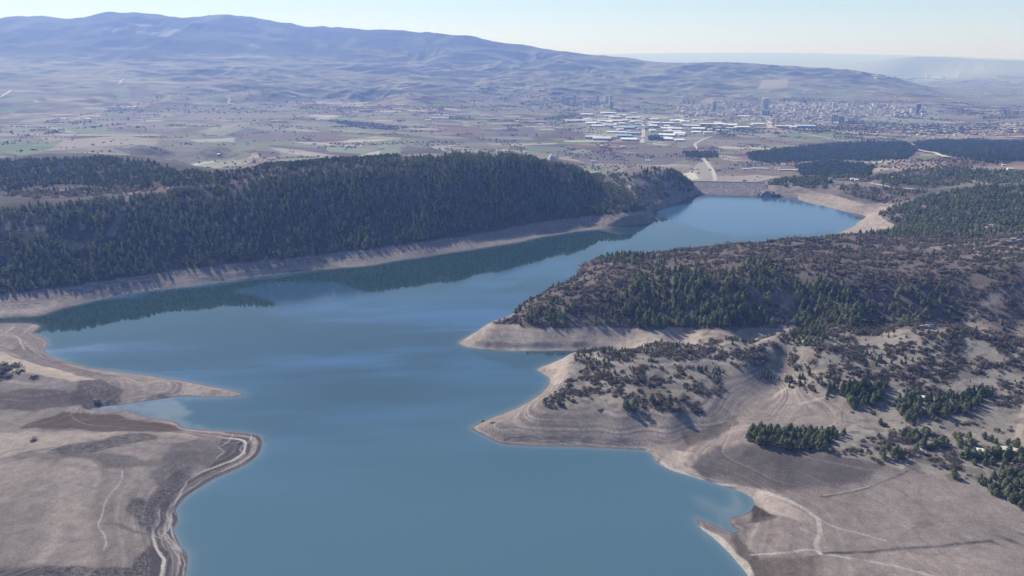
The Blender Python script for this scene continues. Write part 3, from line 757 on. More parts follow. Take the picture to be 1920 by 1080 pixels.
for q in ([(438, 815), (432, 825), (412, 838), (420, 848), (405, 860)], [(470, 815), (468, 828), (448, 842), (460, 852), (430, 868)], [(484, 826), (478, 845), (450, 870), (410, 886)],
          [(350, 905), (338, 930), (320, 950), (312, 975), (310, 1000), (330, 1025), (345, 1050), (342, 1080)], [(344, 915), (325, 950), (322, 975), (322, 1005), (340, 1030)], [(300, 955), (296, 985), (285, 1000), (305, 1010), (330, 1030), (338, 1060)],
          [(313, 965), (318, 990), (305, 1003), (322, 1015), (340, 1035)]):
    track(q, 0.5, (0.45, 0.385, 0.34), 0.7, 0.6, 1.2)
for q in ([(420, 880), (370, 912), (330, 935), (305, 955)], [(330, 920), (300, 955), (290, 985)], [(318, 1030), (312, 1060), (300, 1085)], [(325, 1030), (322, 1060), (312, 1085)], [(450, 872), (400, 893), (352, 918), (335, 940)]):
    track(q, 0.4, (0.11, 0.1, 0.1), 0.6, 0.5, 0.8)
for q in ([(0, 620), (20, 618), (26, 612), (10, 625)], [(0, 626), (30, 630), (40, 645), (46, 656)], [(45, 624), (60, 612), (72, 612)]):
    track(q, 0.8, PT, 0.7)
# dirt roads of the scrubland
track([(1115, 668), (1130, 676), (1170, 684), (1230, 684), (1290, 678), (1350, 675), (1420, 676)], 1.4, (0.31, 0.26, 0.225), 0.8)
track([(1750, 680), (1790, 668), (1812, 655), (1818, 645), (1808, 637)], 1.6, (0.36, 0.295, 0.25), 0.8)
track([(1625, 695), (1680, 698), (1730, 704), (1800, 712), (1880, 722), (1960, 735)], 1.2, (0.36, 0.3, 0.25), 0.7)
track([(1665, 738), (1700, 730), (1740, 722)], 0.9, (0.4, 0.34, 0.29), 0.8)
track([(1690, 878), (1705, 862), (1720, 852), (1735, 845)], 1.3, (0.36, 0.29, 0.25), 0.8)
track([(1720, 850), (1800, 860), (1880, 862), (1960, 868)], 1.0, (0.33, 0.28, 0.24), 0.6)
track([(1480, 725), (1462, 735), (1452, 745)], 2.0, (0.46, 0.39, 0.32), 0.7)
track([(1500, 758), (1530, 750), (1560, 742)], 2.0, (0.42, 0.35, 0.29), 0.6)
track([(1690, 458), (1710, 472)], 1.6, (0.38, 0.29, 0.23), 0.8)
track([(1868, 660), (1900, 665), (1960, 668)], 5.0, (0.36, 0.29, 0.235), 0.8, 2)
track([(1820, 590), (1840, 575), (1870, 560)], 1.5, (0.3, 0.245, 0.21), 0.6)
# wide yellowish meadows behind
lum = G.mean(-1, keepdims=True)
G = np.clip((G * 0.88 + lum * 0.12) * rgb(0.96, 0.985, 1.02), 0.02, 0.8)

# ------------------------------------------------------------------ terrain mesh
m_ter, nt, b = new_mat("ground")
at = nt.nodes.new("ShaderNodeAttribute")
at.attribute_name = "soil"
geo = nt.nodes.new("ShaderNodeNewGeometry")
prev = at.outputs["Color"]
for scl, lo, hi in ((2.2, 0.74, 1.28), (0.6, 0.74, 1.24), (0.12, 0.84, 1.16)):
    nz = nt.nodes.new("ShaderNodeTexNoise")
    nz.inputs["Scale"].default_value = scl
    nz.inputs["Detail"].default_value = 5
    nz.inputs["Roughness"].default_value = 0.65
    nt.links.new(geo.outputs["Position"], nz.inputs["Vector"])
    mr = nt.nodes.new("ShaderNodeMapRange")
    mr.inputs[1].default_value, mr.inputs[2].default_value = 0.3, 0.7
    mr.inputs[3].default_value, mr.inputs[4].default_value = lo, hi
    nt.links.new(nz.outputs[0], mr.inputs[0])
    vm = nt.nodes.new("ShaderNodeVectorMath")
    vm.operation = 'SCALE'
    nt.links.new(prev, vm.inputs[0])
    nt.links.new(mr.outputs[0], vm.inputs[3])
    prev = vm.outputs[0]
nt.links.new(prev, b.inputs["Base Color"])
bp = nt.nodes.new("ShaderNodeBump")
bp.inputs["Strength"].default_value = 0.5
bp.inputs["Distance"].default_value = 0.6
nz2 = nt.nodes.new("ShaderNodeTexNoise")
nz2.inputs["Scale"].default_value = 0.5
nz2.inputs["Detail"].default_value = 6
nt.links.new(geo.outputs["Position"], nz2.inputs["Vector"])
nt.links.new(nz2.outputs[0], bp.inputs["Height"])
nt.links.new(bp.outputs[0], b.inputs["Normal"])
b.inputs["Roughness"].default_value = 1.0
b.inputs["Specular IOR Level"].default_value = 0.05


def grid_quads(nr, nc):
    i = np.arange((nr - 1) * (nc - 1))
    a = (i // (nc - 1)) * nc + i % (nc - 1)
    return np.stack([a, a + nc, a + nc + 1, a + 1], 1)[:, ::-1]


quads = grid_quads(NR, NC)
cc = np.concatenate([G.reshape(-1, 3), np.ones((NR * NC, 1), np.float32)], 1)
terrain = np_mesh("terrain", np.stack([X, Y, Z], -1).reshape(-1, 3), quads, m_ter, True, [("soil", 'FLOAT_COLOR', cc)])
tag(terrain, "hills, dry lake banks, farmland plain and far ridge", kind="structure")

# ------------------------------------------------------------------ lake
lr = int((rs < 2330).sum())
ridx, cidx = np.arange(0, lr, 3), np.arange(0, NC, 3)
wx, wy = X[np.ix_(ridx, cidx)], Y[np.ix_(ridx, cidx)]
wd, wz = D[np.ix_(ridx, cidx)], Z[np.ix_(ridx, cidx)]
wu, wv = to_px(wx, wy, 0 * wx)
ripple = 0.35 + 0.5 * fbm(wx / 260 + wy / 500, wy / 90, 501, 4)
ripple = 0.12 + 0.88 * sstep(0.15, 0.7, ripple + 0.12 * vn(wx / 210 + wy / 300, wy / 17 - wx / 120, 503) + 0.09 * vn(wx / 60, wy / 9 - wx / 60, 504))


def wzone(poly, soft, val, arr, sc=50):
    p = np.stack(at_z(*np.array(poly, float).T, 0.0), 1)
    jx, jy = wx + soft * 1.5 * vn(wx / sc, wy / sc, 511), wy + soft * 1.0 * vn(wx / sc, wy / sc, 512)
    d = dist_poly(p, jx, jy, True)
    i = inside(p, jx, jy)
    m = sstep(-soft, soft, np.where(i, d, -d))
    return arr + (val - arr) * m


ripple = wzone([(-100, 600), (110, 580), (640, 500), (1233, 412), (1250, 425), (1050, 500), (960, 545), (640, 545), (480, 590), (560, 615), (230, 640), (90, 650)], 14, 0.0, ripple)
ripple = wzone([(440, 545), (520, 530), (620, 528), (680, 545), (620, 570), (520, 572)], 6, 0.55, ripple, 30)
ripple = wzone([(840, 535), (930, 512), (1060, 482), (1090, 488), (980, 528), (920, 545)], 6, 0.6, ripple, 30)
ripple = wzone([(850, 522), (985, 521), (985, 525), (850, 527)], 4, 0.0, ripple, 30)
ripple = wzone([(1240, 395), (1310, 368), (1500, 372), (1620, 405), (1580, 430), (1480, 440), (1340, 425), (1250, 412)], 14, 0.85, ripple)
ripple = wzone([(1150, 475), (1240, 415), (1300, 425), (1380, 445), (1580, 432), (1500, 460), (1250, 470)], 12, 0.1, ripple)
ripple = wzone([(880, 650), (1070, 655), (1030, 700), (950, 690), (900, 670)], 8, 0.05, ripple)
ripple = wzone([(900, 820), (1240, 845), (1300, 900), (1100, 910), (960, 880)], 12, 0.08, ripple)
turb = 0.3 * np.exp(-np.maximum(-wd, 0) / 4.0)
turb = wzone([(170, 767), (260, 757), (330, 745), (350, 770), (330, 785), (380, 806), (345, 800), (270, 775)], 9, 0.42, turb, 12)
turb = wzone([(1300, 940), (1400, 915), (1412, 945), (1370, 975), (1330, 985)], 16, 0.3, turb, 25)
depth = sstep(520, 1050, np.hypot(wx, wy) + 60 * vn(wx / 200, wy / 200, 521))
keep = (wd < 12)
fq = grid_quads(len(ridx), len(cidx))
fq = fq[keep.reshape(-1)[fq].any(1)]
used, inv = np.unique(fq, return_inverse=True)
m_wat, nt, b = new_mat("lake_water")
b.inputs["IOR"].default_value = 1.6
b.inputs["Specular IOR Level"].default_value = 0.5
atr = {}
for nme in ("ripple", "turbid", "open"):
    a = nt.nodes.new("ShaderNodeAttribute")
    a.attribute_name = nme
    atr[nme] = a.outputs["Fac"]


def mixc(f, c0, c1):
    mx = nt.nodes.new("ShaderNodeMix")
    mx.data_type = 'RGBA'
    nt.links.new(f, mx.inputs[0])
    for k, c in ((6, c0), (7, c1)):
        if isinstance(c, tuple):
            mx.inputs[k].default_value = c + (1,)
        else:
            nt.links.new(c, mx.inputs[k])
    return mx.outputs[2]


body_refl = mixc(atr["open"], (0.062, 0.117, 0.147), mixc(atr["ripple"], (0.018, 0.042, 0.045), (0.040, 0.088, 0.165)))  # far calm and rippled tones have reflected hill and sky painted in
nt.links.new(mixc(atr["turbid"], body_refl, (0.27, 0.28, 0.255)), b.inputs["Base Color"])
mr = nt.nodes.new("ShaderNodeMapRange")
mr.inputs[3].default_value, mr.inputs[4].default_value = 0.03, 0.12
nt.links.new(atr["ripple"], mr.inputs[0])
nt.links.new(mr.outputs[0], b.inputs["Roughness"])
geo = nt.nodes.new("ShaderNodeNewGeometry")
mp = nt.nodes.new("ShaderNodeMapping")
mp.inputs["Scale"].default_value = (0.45, 0.9, 1)
mp.inputs["Rotation"].default_value = (0, 0, 0.5)
nt.links.new(geo.outputs["Position"], mp.inputs[0])
nz = nt.nodes.new("ShaderNodeTexNoise")
nz.inputs["Scale"].default_value = 1.0
nz.inputs["Detail"].default_value = 3
nt.links.new(mp.outputs[0], nz.inputs["Vector"])
bp = nt.nodes.new("ShaderNodeBump")
bp.inputs["Distance"].default_value = 0.1
mr2 = nt.nodes.new("ShaderNodeMapRange")
mr2.inputs[3].default_value, mr2.inputs[4].default_value = 0.05, 0.5
nt.links.new(atr["ripple"], mr2.inputs[0])
nt.links.new(mr2.outputs[0], bp.inputs["Strength"])
nt.links.new(nz.outputs[0], bp.inputs["Height"])
nt.links.new(bp.outputs[0], b.inputs["Normal"])
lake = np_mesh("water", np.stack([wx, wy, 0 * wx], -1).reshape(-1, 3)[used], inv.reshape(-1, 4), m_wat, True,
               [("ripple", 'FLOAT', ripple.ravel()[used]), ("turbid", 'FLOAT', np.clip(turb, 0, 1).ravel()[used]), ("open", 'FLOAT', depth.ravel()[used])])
tag(lake, "blue reservoir water with calm and wind-rippled patches", kind="structure")
# ------------------------------------------------------------------ plants
def plant_mat(name, ca, cb, rough=0.9):
    m, nt, b = new_mat(name)
    a = nt.nodes.new("ShaderNodeAttribute")
    a.attribute_name = "tint"
    oi = nt.nodes.new("ShaderNodeObjectInfo")
    ad = nt.nodes.new("ShaderNodeMath")
    ad.operation = 'MULTIPLY_ADD'
    ad.inputs[1].default_value = 0.45
    nt.links.new(oi.outputs["Random"], ad.inputs[0])
    nt.links.new(a.outputs["Fac"], ad.inputs[2])
    sb = nt.nodes.new("ShaderNodeMath")
    sb.operation = 'SUBTRACT'
    sb.use_clamp = True
    sb.inputs[1].default_value = 0.22
    nt.links.new(ad.outputs[0], sb.inputs[0])
    mx = nt.nodes.new("ShaderNodeMix")
    mx.data_type = 'RGBA'
    mx.inputs[6].default_value = ca + (1,)
    mx.inputs[7].default_value = cb + (1,)
    nt.links.new(sb.outputs[0], mx.inputs[0])
    nt.links.new(mx.outputs[2], b.inputs["Base Color"])
    b.inputs["Roughness"].default_value = rough
    tr = nt.nodes.new("ShaderNodeBsdfTranslucent")
    nt.links.new(mx.outputs[2], tr.inputs[0])
    ms = nt.nodes.new("ShaderNodeMixShader")
    ms.inputs[0].default_value = 0.35
    nt.links.new(b.outputs[0], ms.inputs[1])
    nt.links.new(tr.outputs[0], ms.inputs[2])
    nt.links.new(ms.outputs[0], nt.nodes["Material Output"].inputs["Surface"])
    return m


m_pine = plant_mat("pine_needles", (0.075, 0.10, 0.056), (0.24, 0.25, 0.135))
m_pine_far = plant_mat("far_pine_needles", (0.04, 0.062, 0.04), (0.11, 0.13, 0.075))
m_twig = plant_mat("bare_twigs", (0.085, 0.075, 0.066), (0.215, 0.178, 0.15))
m_field_tree = plant_mat("winter_branches", (0.055, 0.058, 0.05), (0.14, 0.115, 0.10))
m_bark = simple_mat("bark", (0.12, 0.09, 0.07), 0.9, 0.3, 3.0)
m_pale_bark = simple_mat("pale_bark", (0.34, 0.29, 0.26), 0.9, 0.2, 3.0)


def leafset(pos, nrm, size, rg, aspect=1.0):
    """quads of the given half size at pos facing nrm"""
    n = len(pos)
    nrm = nrm / np.linalg.norm(nrm, axis=1, keepdims=True)
    a = rg.normal(size=(n, 3))
    t = np.cross(nrm, a)
    t /= np.linalg.norm(t, axis=1, keepdims=True) + 1e-9
    bt = np.cross(nrm, t)
    s = size[:, None]
    q = np.stack([pos - t * s - bt * s * aspect * 0.6, pos + t * s * 0.6 - bt * s * aspect, pos + t * s + bt * s * aspect * 0.7, pos - t * s * 0.7 + bt * s * aspect], 1)
    return q.reshape(-1, 3)


def pine_crown(n, w, lo, rg, leaf, top=0.75):
    """unit-height conifer crown: leaf-clump quads spread through a ragged tapering volume"""
    t = rg.random(n) ** 0.85
    ang = rg.random(n) * 2 * np.pi
    lob = 1 + 0.22 * np.sin(3 * ang + 5 * t + rg.random() * 6) + 0.15 * np.sin(7 * ang - 9 * t)
    r = w * (1 - t) ** top * np.minimum(1, 0.35 + t / 0.16) * lob * np.sqrt(rg.uniform(0.25, 1.05, n))
    r = np.maximum(r, 0.0)
    p = np.stack([r * np.cos(ang), r * np.sin(ang), lo + (1 - lo) * t], 1)
    nr = np.stack([np.cos(ang), np.sin(ang), 0.35 + 0.5 * t], 1) + rg.normal(size=(n, 3)) * 0.45
    return leafset(p, nr, leaf * rg.uniform(0.65, 1.3, n) * (1.1 - 0.5 * t), rg)


def round_crown(n, w, lo, rg, leaf, aspect=1.0, h=1.0):
    d = rg.normal(size=(n, 3))
    d[:, 2] = np.abs(d[:, 2]) * 0.9
    d /= np.linalg.norm(d, axis=1, keepdims=True)
    ang = np.arctan2(d[:, 1], d[:, 0])
    lob = 1 + 0.25 * np.sin(3 * ang + rg.random() * 6) + 0.15 * np.sin(5 * ang + rg.random() * 6)
    k = (rg.uniform(0.35, 1.05, n) ** 0.6) * lob
    p = np.stack([d[:, 0] * w * k, d[:, 1] * w * k, lo + d[:, 2] * (h - lo) * k], 1)
    nr = d + rg.normal(size=(n, 3)) * 0.5 + np.array([0, 0, 0.2])
    return leafset(p, nr, leaf * rg.uniform(0.6, 1.3, n), rg, aspect)


def twig_crown(n, w, rg, ln, th):
    """leafless bush: thin twigs fanning up and out from several stems"""
    nst = 7
    sa, sr = rg.random(nst) * 2 * np.pi, w * np.sqrt(rg.random(nst)) * 0.6
    k = rg.integers(0, nst, n)
    base = np.stack([sr[k] * np.cos(sa[k]), sr[k] * np.sin(sa[k]), np.zeros(n)], 1)
    d = rg.normal(size=(n, 3))
    d[:, 2] = np.abs(d[:, 2]) + 0.25
    d /= np.linalg.norm(d, axis=1, keepdims=True)
    st_ = base + d * np.array([w * 0.55, w * 0.55, 0.62]) * rg.uniform(0.25, 1, n)[:, None]
    dd = d + rg.normal(size=(n, 3)) * 0.45
    dd[:, 2] = np.abs(dd[:, 2])
    dd /= np.linalg.norm(dd, axis=1, keepdims=True)
    e = st_ + dd * ln * rg.uniform(0.6, 1.3, n)[:, None]
    e[:, 2] = np.minimum(e[:, 2], 1.05)
    sd = np.cross(dd, rg.normal(size=(n, 3)))
    sd /= np.linalg.norm(sd, axis=1, keepdims=True) + 1e-9
    tw = th * rg.uniform(0.6, 1.4, n)[:, None]
    return np.stack([st_ - sd * tw, st_ + sd * tw, e + sd * tw * 0.5, e - sd * tw * 0.5], 1).reshape(-1, 3)


def tube(p0, p1, r0, r1, k=6):
    p0, p1 = np.array(p0, float), np.array(p1, float)
    d = (p1 - p0) / np.linalg.norm(p1 - p0)
    a = np.cross(d, [0.3, 0.9, 0.2])
    a /= np.linalg.norm(a)
    b_ = np.cross(d, a)
    an = np.arange(k) * 2 * np.pi / k
    ring = np.cos(an)[:, None] * a + np.sin(an)[:, None] * b_
    v = np.vstack([p0 + ring * r0, p1 + ring * r1])
    f = [(i, (i + 1) % k, k + (i + 1) % k, k + i) for i in range(k)]
    return v, f


def merge_tubes(ts):
    V_, F_ = [], []
    n = 0
    for v, f in ts:
        V_.append(v)
        F_ += [tuple(i + n for i in q) for q in f]
        n += len(v)
    return np.vstack(V_), F_


def scatter_mesh(name, protos, px, py, pz, h, wmul, tint, mat):
    """one mesh holding a far wood or thicket"""
    Vs, Ts = [], []
    pid = rng.integers(0, len(protos), len(px))
    rot = rng.random(len(px)) * 2 * np.pi
    for k, pv in enumerate(protos):
        m = pid == k
        if not m.any():
            continue
        c, s = np.cos(rot[m])[:, None], np.sin(rot[m])[:, None]
        hh, ww = h[m][:, None], (h * wmul)[m][:, None]
        x = (pv[None, :, 0] * c - pv[None, :, 1] * s) * ww + px[m][:, None]
        y = (pv[None, :, 0] * s + pv[None, :, 1] * c) * ww + py[m][:, None]
        z = pv[None, :, 2] * hh + pz[m][:, None]
        Vs.append(np.stack([x, y, z], -1).reshape(-1, 3))
        nq = len(pv) // 4
        tq = tint[m][:, None] + rng.uniform(-0.14, 0.14, (int(m.sum()), nq))
        Ts.append(np.repeat(tq.ravel(), 4))
    V_ = np.vstack(Vs)
    q = np.arange(len(V_)).reshape(-1, 4)
    print(name, len(px), "plants", len(q), "faces")
    return np_mesh(name, V_, q, mat, False, [("tint", 'FLOAT', np.concatenate(Ts))])


# where plants stand: traced woods, groves and thickets: (outline, pines, bushes, pine height, name of the place)
PINES = [
    ("slope", [(-150, 548), (0, 549), (100, 541), (333, 504), (533, 484), (740, 458), (973, 421), (1107, 403), (1185, 394), (1195, 380), (1150, 344), (1100, 312), (1060, 298), (1000, 290), (850, 292), (700, 302), (600, 314), (520, 328), (450, 340), (340, 356), (240, 368), (200, 376), (0, 392), (-150, 398)], 0.7, 0.25, 10.8),
    ("slope", [(-150, 400), (0, 394), (60, 398), (140, 410), (190, 440), (150, 475), (60, 445), (-150, 440)], 0.4, 0.4, 11),
    ("slope", [(238, 362), (252, 362), (240, 395), (212, 445), (185, 455), (222, 400)], 0.1, 0.3, 11),
    ("plateau", [(-150, 300), (0, 301), (60, 300), (130, 298), (190, 296), (280, 305), (330, 322), (420, 328), (480, 318), (520, 302), (640, 296), (760, 292), (700, 304), (640, 310), (520, 325), (460, 335), (420, 343), (330, 349), (230, 353), (120, 345), (60, 352), (0, 360), (-150, 362)], 0.55, 0.25, 9.5),
    ("plateau", [(0, 366), (60, 357), (160, 355), (240, 355), (420, 347), (480, 333), (560, 318), (640, 312), (560, 328), (460, 345), (330, 358), (200, 366), (60, 370)], 0.2, 0.7, 8),
    ("second", [(1140, 325), (1265, 322), (1307, 358), (1290, 364), (1210, 390), (1190, 378), (1160, 350)], 0.22, 0.4, 9),
    ("second", [(1200, 318), (1270, 320), (1300, 350), (1260, 345), (1215, 330)], 0.6, 0.2, 10),
    ("right", [(1643, 404), (1690, 385), (1750, 366), (1850, 351), (2050, 335), (2050, 545), (1850, 505), (1790, 495), (1700, 462), (1600, 447), (1580, 440), (1640, 433), (1690, 428)], 0.66, 0.14, 11),
    ("right", [(1840, 440), (1900, 432), (1960, 440), (1960, 480), (1880, 475), (1850, 460)], 0.2, 0.5, 10),
    ("right", [(1600, 470), (1700, 490), (1800, 510), (1960, 520), (1960, 545), (1830, 560), (1760, 530), (1680, 510)], 0.38, 0.4, 10),
    ("right", [(1555, 330), (1640, 333), (1760, 308), (1880, 300), (2050, 302), (2050, 332), (1830, 345), (1740, 351), (1640, 343), (1570, 340)], 0.36, 0.3, 10),
    ("right", [(1560, 345), (1640, 350), (1740, 358), (1680, 380), (1640, 378), (1590, 366)], 0.36, 0.4, 9),
    ("right", [(1420, 334), (1540, 332), (1560, 342), (1545, 352), (1470, 350), (1430, 345)], 0.62, 0.2, 11),
    ("promontory", [(930, 600), (1030, 538), (1100, 490), (1280, 459), (1480, 447), (1580, 438), (1960, 470), (1960, 560), (1850, 600), (1480, 616), (1137, 614), (1000, 614)], 0.07, 1.2, 8),
    ("promontory", [(1000, 562), (1100, 572), (1170, 590), (1140, 612), (1000, 613), (925, 605)], 0.30, 0.42, 9),
    ("promontory", [(1115, 478), (1190, 476), (1250, 488), (1240, 500), (1130, 499)], 0.55, 0.3, 9),
    ("promontory", [(1180, 525), (1240, 508), (1300, 505), (1330, 520), (1410, 490), (1445, 490), (1458, 530), (1450, 612), (1200, 614), (1165, 590)], 0.58, 0.2, 12.5),
    ("promontory", [(1485, 535), (1560, 525), (1605, 560), (1600, 612), (1475, 613), (1490, 580)], 0.62, 0.2, 12.5),
    ("promontory", [(1605, 575), (1700, 545), (1740, 530), (1800, 540), (1805, 590), (1760, 608), (1605, 606)], 0.42, 0.35, 12),
    ("promontory", [(1455, 545), (1485, 535), (1485, 610), (1450, 614)], 0.08, 0.5, 8),
    ("right", [(1890, 590), (1960, 580), (1960, 640), (1890, 640), (1870, 615)], 0.3, 0.5, 9),
    ("scrub", [(1066, 668), (1080, 654), (1200, 653), (1300, 640), (1450, 625), (1520, 611), (1800, 609), (1860, 625), (1960, 640), (1960, 690), (1700, 690), (1480, 682), (1440, 690), (1360, 690), (1350, 740), (1290, 735), (1240, 705), (1120, 705), (1085, 700), (1100, 690)], 0.08, 0.9, 5),
    ("scrub", [(1480, 684), (1700, 690), (1960, 690), (1960, 760), (1860, 760), (1860, 740), (1720, 740), (1600, 722), (1530, 730), (1440, 712)], 0.08, 0.62, 5),
    ("point", [(1020, 752), (1050, 728), (1120, 705), (1240, 705), (1300, 740), (1320, 772), (1260, 776), (1160, 774), (1020, 764)], 0.0, 0.5, 6),
    ("point", [(1085, 652), (1130, 650), (1180, 655), (1190, 668), (1150, 690), (1090, 688)], 0.42, 0.7, 7),
    ("point", [(1050, 716), (1110, 704), (1180, 690), (1300, 700), (1310, 735), (1240, 722), (1120, 716)], 0.06, 1.0, 6),
    ("scrub", [(1420, 695), (1500, 690), (1520, 705), (1490, 726), (1430, 718)], 0.45, 0.4, 9),
    ("scrub", [(1300, 695), (1350, 688), (1352, 705), (1310, 712)], 0.5, 0.3, 8),
    ("scrub", [(1465, 640), (1500, 620), (1545, 618), (1548, 640), (1490, 650)], 0.55, 0.3, 9),
    ("scrub", [(1600, 655), (1720, 655), (1715, 695), (1630, 690)], 0.2, 0.35, 7),
    ("scrub", [(1100, 640), (1420, 634), (1470, 650), (1380, 655), (1130, 656)], 0.14, 0.4, 7),
    ("meadow", [(1560, 760), (1640, 770), (1700, 790), (1960, 770), (1960, 830), (1760, 830), (1640, 800)], 0.0, 0.07, 6),
    ("upper grove", [(1535, 742), (1580, 722), (1660, 716), (1668, 745), (1625, 768), (1598, 772), (1588, 752)], 0.85, 0.1, 12),
    ("long grove", [(1668, 762), (1720, 733), (1740, 748), (1800, 744), (1855, 733), (1860, 755), (1820, 767), (1760, 792), (1700, 795)], 0.7, 0.2, 12),
    ("thicket", [(1500, 720), (1535, 735), (1560, 755), (1520, 752)], 0.05, 0.7, 6),
    ("mudflat grove", [(1394, 814), (1420, 808), (1500, 806), (1585, 812), (1592, 820), (1560, 842), (1480, 845), (1420, 832)], 1.0, 0.0, 11.5),
    ("loose stand", [(1530, 836), (1600, 832), (1650, 840), (1720, 842), (1715, 868), (1650, 866), (1570, 850)], 0.38, 0.6, 10),
    ("loose stand", [(1640, 845), (1700, 838), (1712, 865), (1660, 868)], 0.75, 0.1, 11),
    ("loose stand", [(1600, 812), (1690, 812), (1730, 830), (1700, 838), (1620, 832)], 0.3, 0.55, 9),
    ("loose stand", [(1685, 812), (1735, 810), (1790, 835), (1750, 848), (1700, 835)], 0.7, 0.3, 10),
    ("shed stand", [(1780, 842), (1930, 838), (1960, 870), (1880, 878), (1790, 868)], 0.85, 0.1, 11),
    ("shed stand", [(1740, 850), (1790, 850), (1810, 880), (1780, 890), (1740, 872)], 0.35, 0.6, 8),
    ("edge stand", [(1770, 880), (1880, 872), (1960, 872), (1960, 900), (1860, 905), (1800, 905)], 0.3, 0.5, 10),
    ("shed stand", [(1740, 815), (1960, 822), (1960, 838), (1800, 838), (1745, 828)], 0.3, 0.35, 9),
    ("edge stand", [(1835, 905), (1880, 888), (1960, 885), (1960, 962), (1905, 950), (1855, 922)], 0.62, 0.25, 10.5),
    ("bank", [(-60, 672), (30, 682), (75, 696), (70, 712), (-60, 715)], 0.0, 0.4, 5),
    ("bank", [(-60, 808), (90, 808), (90, 835), (-60, 850)], 0.0, 0.04, 4),
    ("open", [(1715, 745), (1740, 742), (1735, 748), (1715, 750)], 0.0, 0.0, 5)]
NOPLANT = [[(1805, 838), (1900, 836), (1910, 848), (1810, 852)], [(1700, 855), (1740, 842), (1745, 850), (1700, 872)], [(1110, 666), (1170, 681), (1290, 675), (1420, 673), (1420, 679), (1290, 682), (1170, 688), (1110, 672)],
           [(1745, 682), (1790, 664), (1808, 650), (1803, 634), (1812, 634), (1822, 648), (1800, 668), (1750, 686)]]
gx = []
for r0, r1, sp in ((480, 1080, 5.6), (1080, 2700, 7.6)):
    n = int(2 * r1 * 0.75 / sp)
    ax, ay = np.meshgrid(np.arange(-n // 2, n // 2) * sp, np.arange(0, r1, sp))
    ax, ay = ax + rng.uniform(-0.46, 0.46, ax.shape) * sp, ay + rng.uniform(-0.46, 0.46, ax.shape) * sp
    rr = np.hypot(ax, ay)
    m = (rr > r0) & (rr <= r1) & (np.abs(np.arctan2(ax, ay)) < math.radians(47))
    gx.append(np.stack([ax[m], ay[m]], 1))
cand = np.vstack(gx)
cx, cyy = cand[:, 0], cand[:, 1]
cz_ = ground(cx, cyy)
cu, cv = to_px(cx, cyy, cz_)
wet = pick(D, cx, cyy) < 3
pp, sp_, ph = np.zeros(len(cx)), np.zeros(len(cx)), np.full(len(cx), 8.0)
plc = np.full(len(cx), "", dtype="U16")
ju, jv = cu + 5 * vn(cx / 18, cyy / 18, 601), cv + 3 * vn(cx / 18, cyy / 18, 602)
for nm, poly, a, bsh, h in PINES:
    poly = [(2500 if q[0] >= 1940 else -520 if q[0] <= -60 else q[0], q[1]) for q in poly]     # woods go on beyond the picture
    m = inside(poly, ju, jv)
    pp[m], sp_[m], ph[m], plc[m] = a, bsh, h, nm
for poly in NOPLANT:
    m = inside(poly, cu, cv)
    pp[m] = sp_[m] = 0
rr = np.hypot(cx, cyy)
ok = (~wet) & ((cz_ > ZFULL - 1.0) | (np.isin(plc, ["bank"])) | ((pp + sp_ > 0.25) & (cz_ > 8.5) & (rr < 900)))
cl_n = fbm(cx / 34, cyy / 34, 611, 3) * 1.2
cl_b = fbm(cx / 42, cyy / 24, 612, 3) + 0.5 * vn(cx / 14, cyy / 14, 613)
dense = pp > 0.4
p_eff = np.where(dense, pp * np.clip(1.12 + 1.3 * cl_n, np.where(rr < 1000, 0.6, 0.2), 1.25) * np.where(rr < 1000, 1.1, 1), pp * np.clip(0.9 + 3.0 * cl_n, 0, 2.4))
s_eff = sp_ * np.clip(0.95 + 2.9 * cl_b, 0.04, 2.4)
u1 = rng.random(len(cx))
isp = ok & (u1 < p_eff)
iss = ok & ~isp & (rng.random(len(cx)) < s_eff)


def visible(x, y, z, n=70):
    t = np.linspace(0.25, 0.985, n)
    g = ground(np.outer(t, x), np.outer(t, y))
    return ((HC + np.outer(t, z - HC)) > g - 0.5).all(0)


# ---- pines
ix = np.nonzero(isp)[0]
px_, py_, pz_ = cx[ix], cyy[ix], cz_[ix]
hh = ph[ix] * rng.uniform(0.6, 1.2, len(ix)) * np.where(np.hypot(px_, py_) < 1000, 0.88, 1.0)
tt = np.clip(0.38 + 0.25 * cl_n[ix] + rng.normal(0, 0.24, len(ix)), 0, 1)
u_, v_ = to_px(px_, py_, pz_ + hh * 0.7)
inframe = (u_ > -10) & (u_ < 1930) & (v_ < 1085)
order = np.argsort(np.hypot(np.hypot(px_, py_), HC - pz_))
sel = []
o2 = order[:2500]
vis = visible(px_[o2], py_[o2], pz_[o2] + hh[o2] * 0.8)
for k, vk in zip(o2, vis):
    if vk and inframe[k] and len(sel) < 285:
        sel.append(k)
sel = np.array(sel)
rest = np.ones(len(ix), bool)
rest[sel] = False
rg = np.random.default_rng(77)
pine_near = [pine_crown(300, 0.38, 0.14, rg, 0.062, 0.5) for _ in range(6)] + [pine_crown(300, 0.30, 0.10, rg, 0.056, 0.75) for _ in range(2)]
pine_mid = [pine_crown(95, 0.35, 0.05, rg, 0.105, 0.52) for _ in range(7)] + [pine_crown(95, 0.27, 0.05, rg, 0.09, 0.8) for _ in range(3)]
pine_far = [pine_crown(38, 0.35, 0.03, rg, 0.16, 0.55) for _ in range(7)]
R_ = np.hypot(px_, py_)
WOODS = [("slope", "dark pine forest on the long shaded slope across the lake"), ("plateau", "pine plantation on the plateau above the shaded slope"), ("second", "sparse pines and scrub on the small headland beside the dam"),
         ("right", "green pine forest covering the hills on the far right shore"), ("promontory", "pines in the dark gullies of the steep promontory"), ("", "scattered small pines among the bushes of the scrub hill")]
pl = plc[ix]
used_ = np.zeros(len(ix), bool)
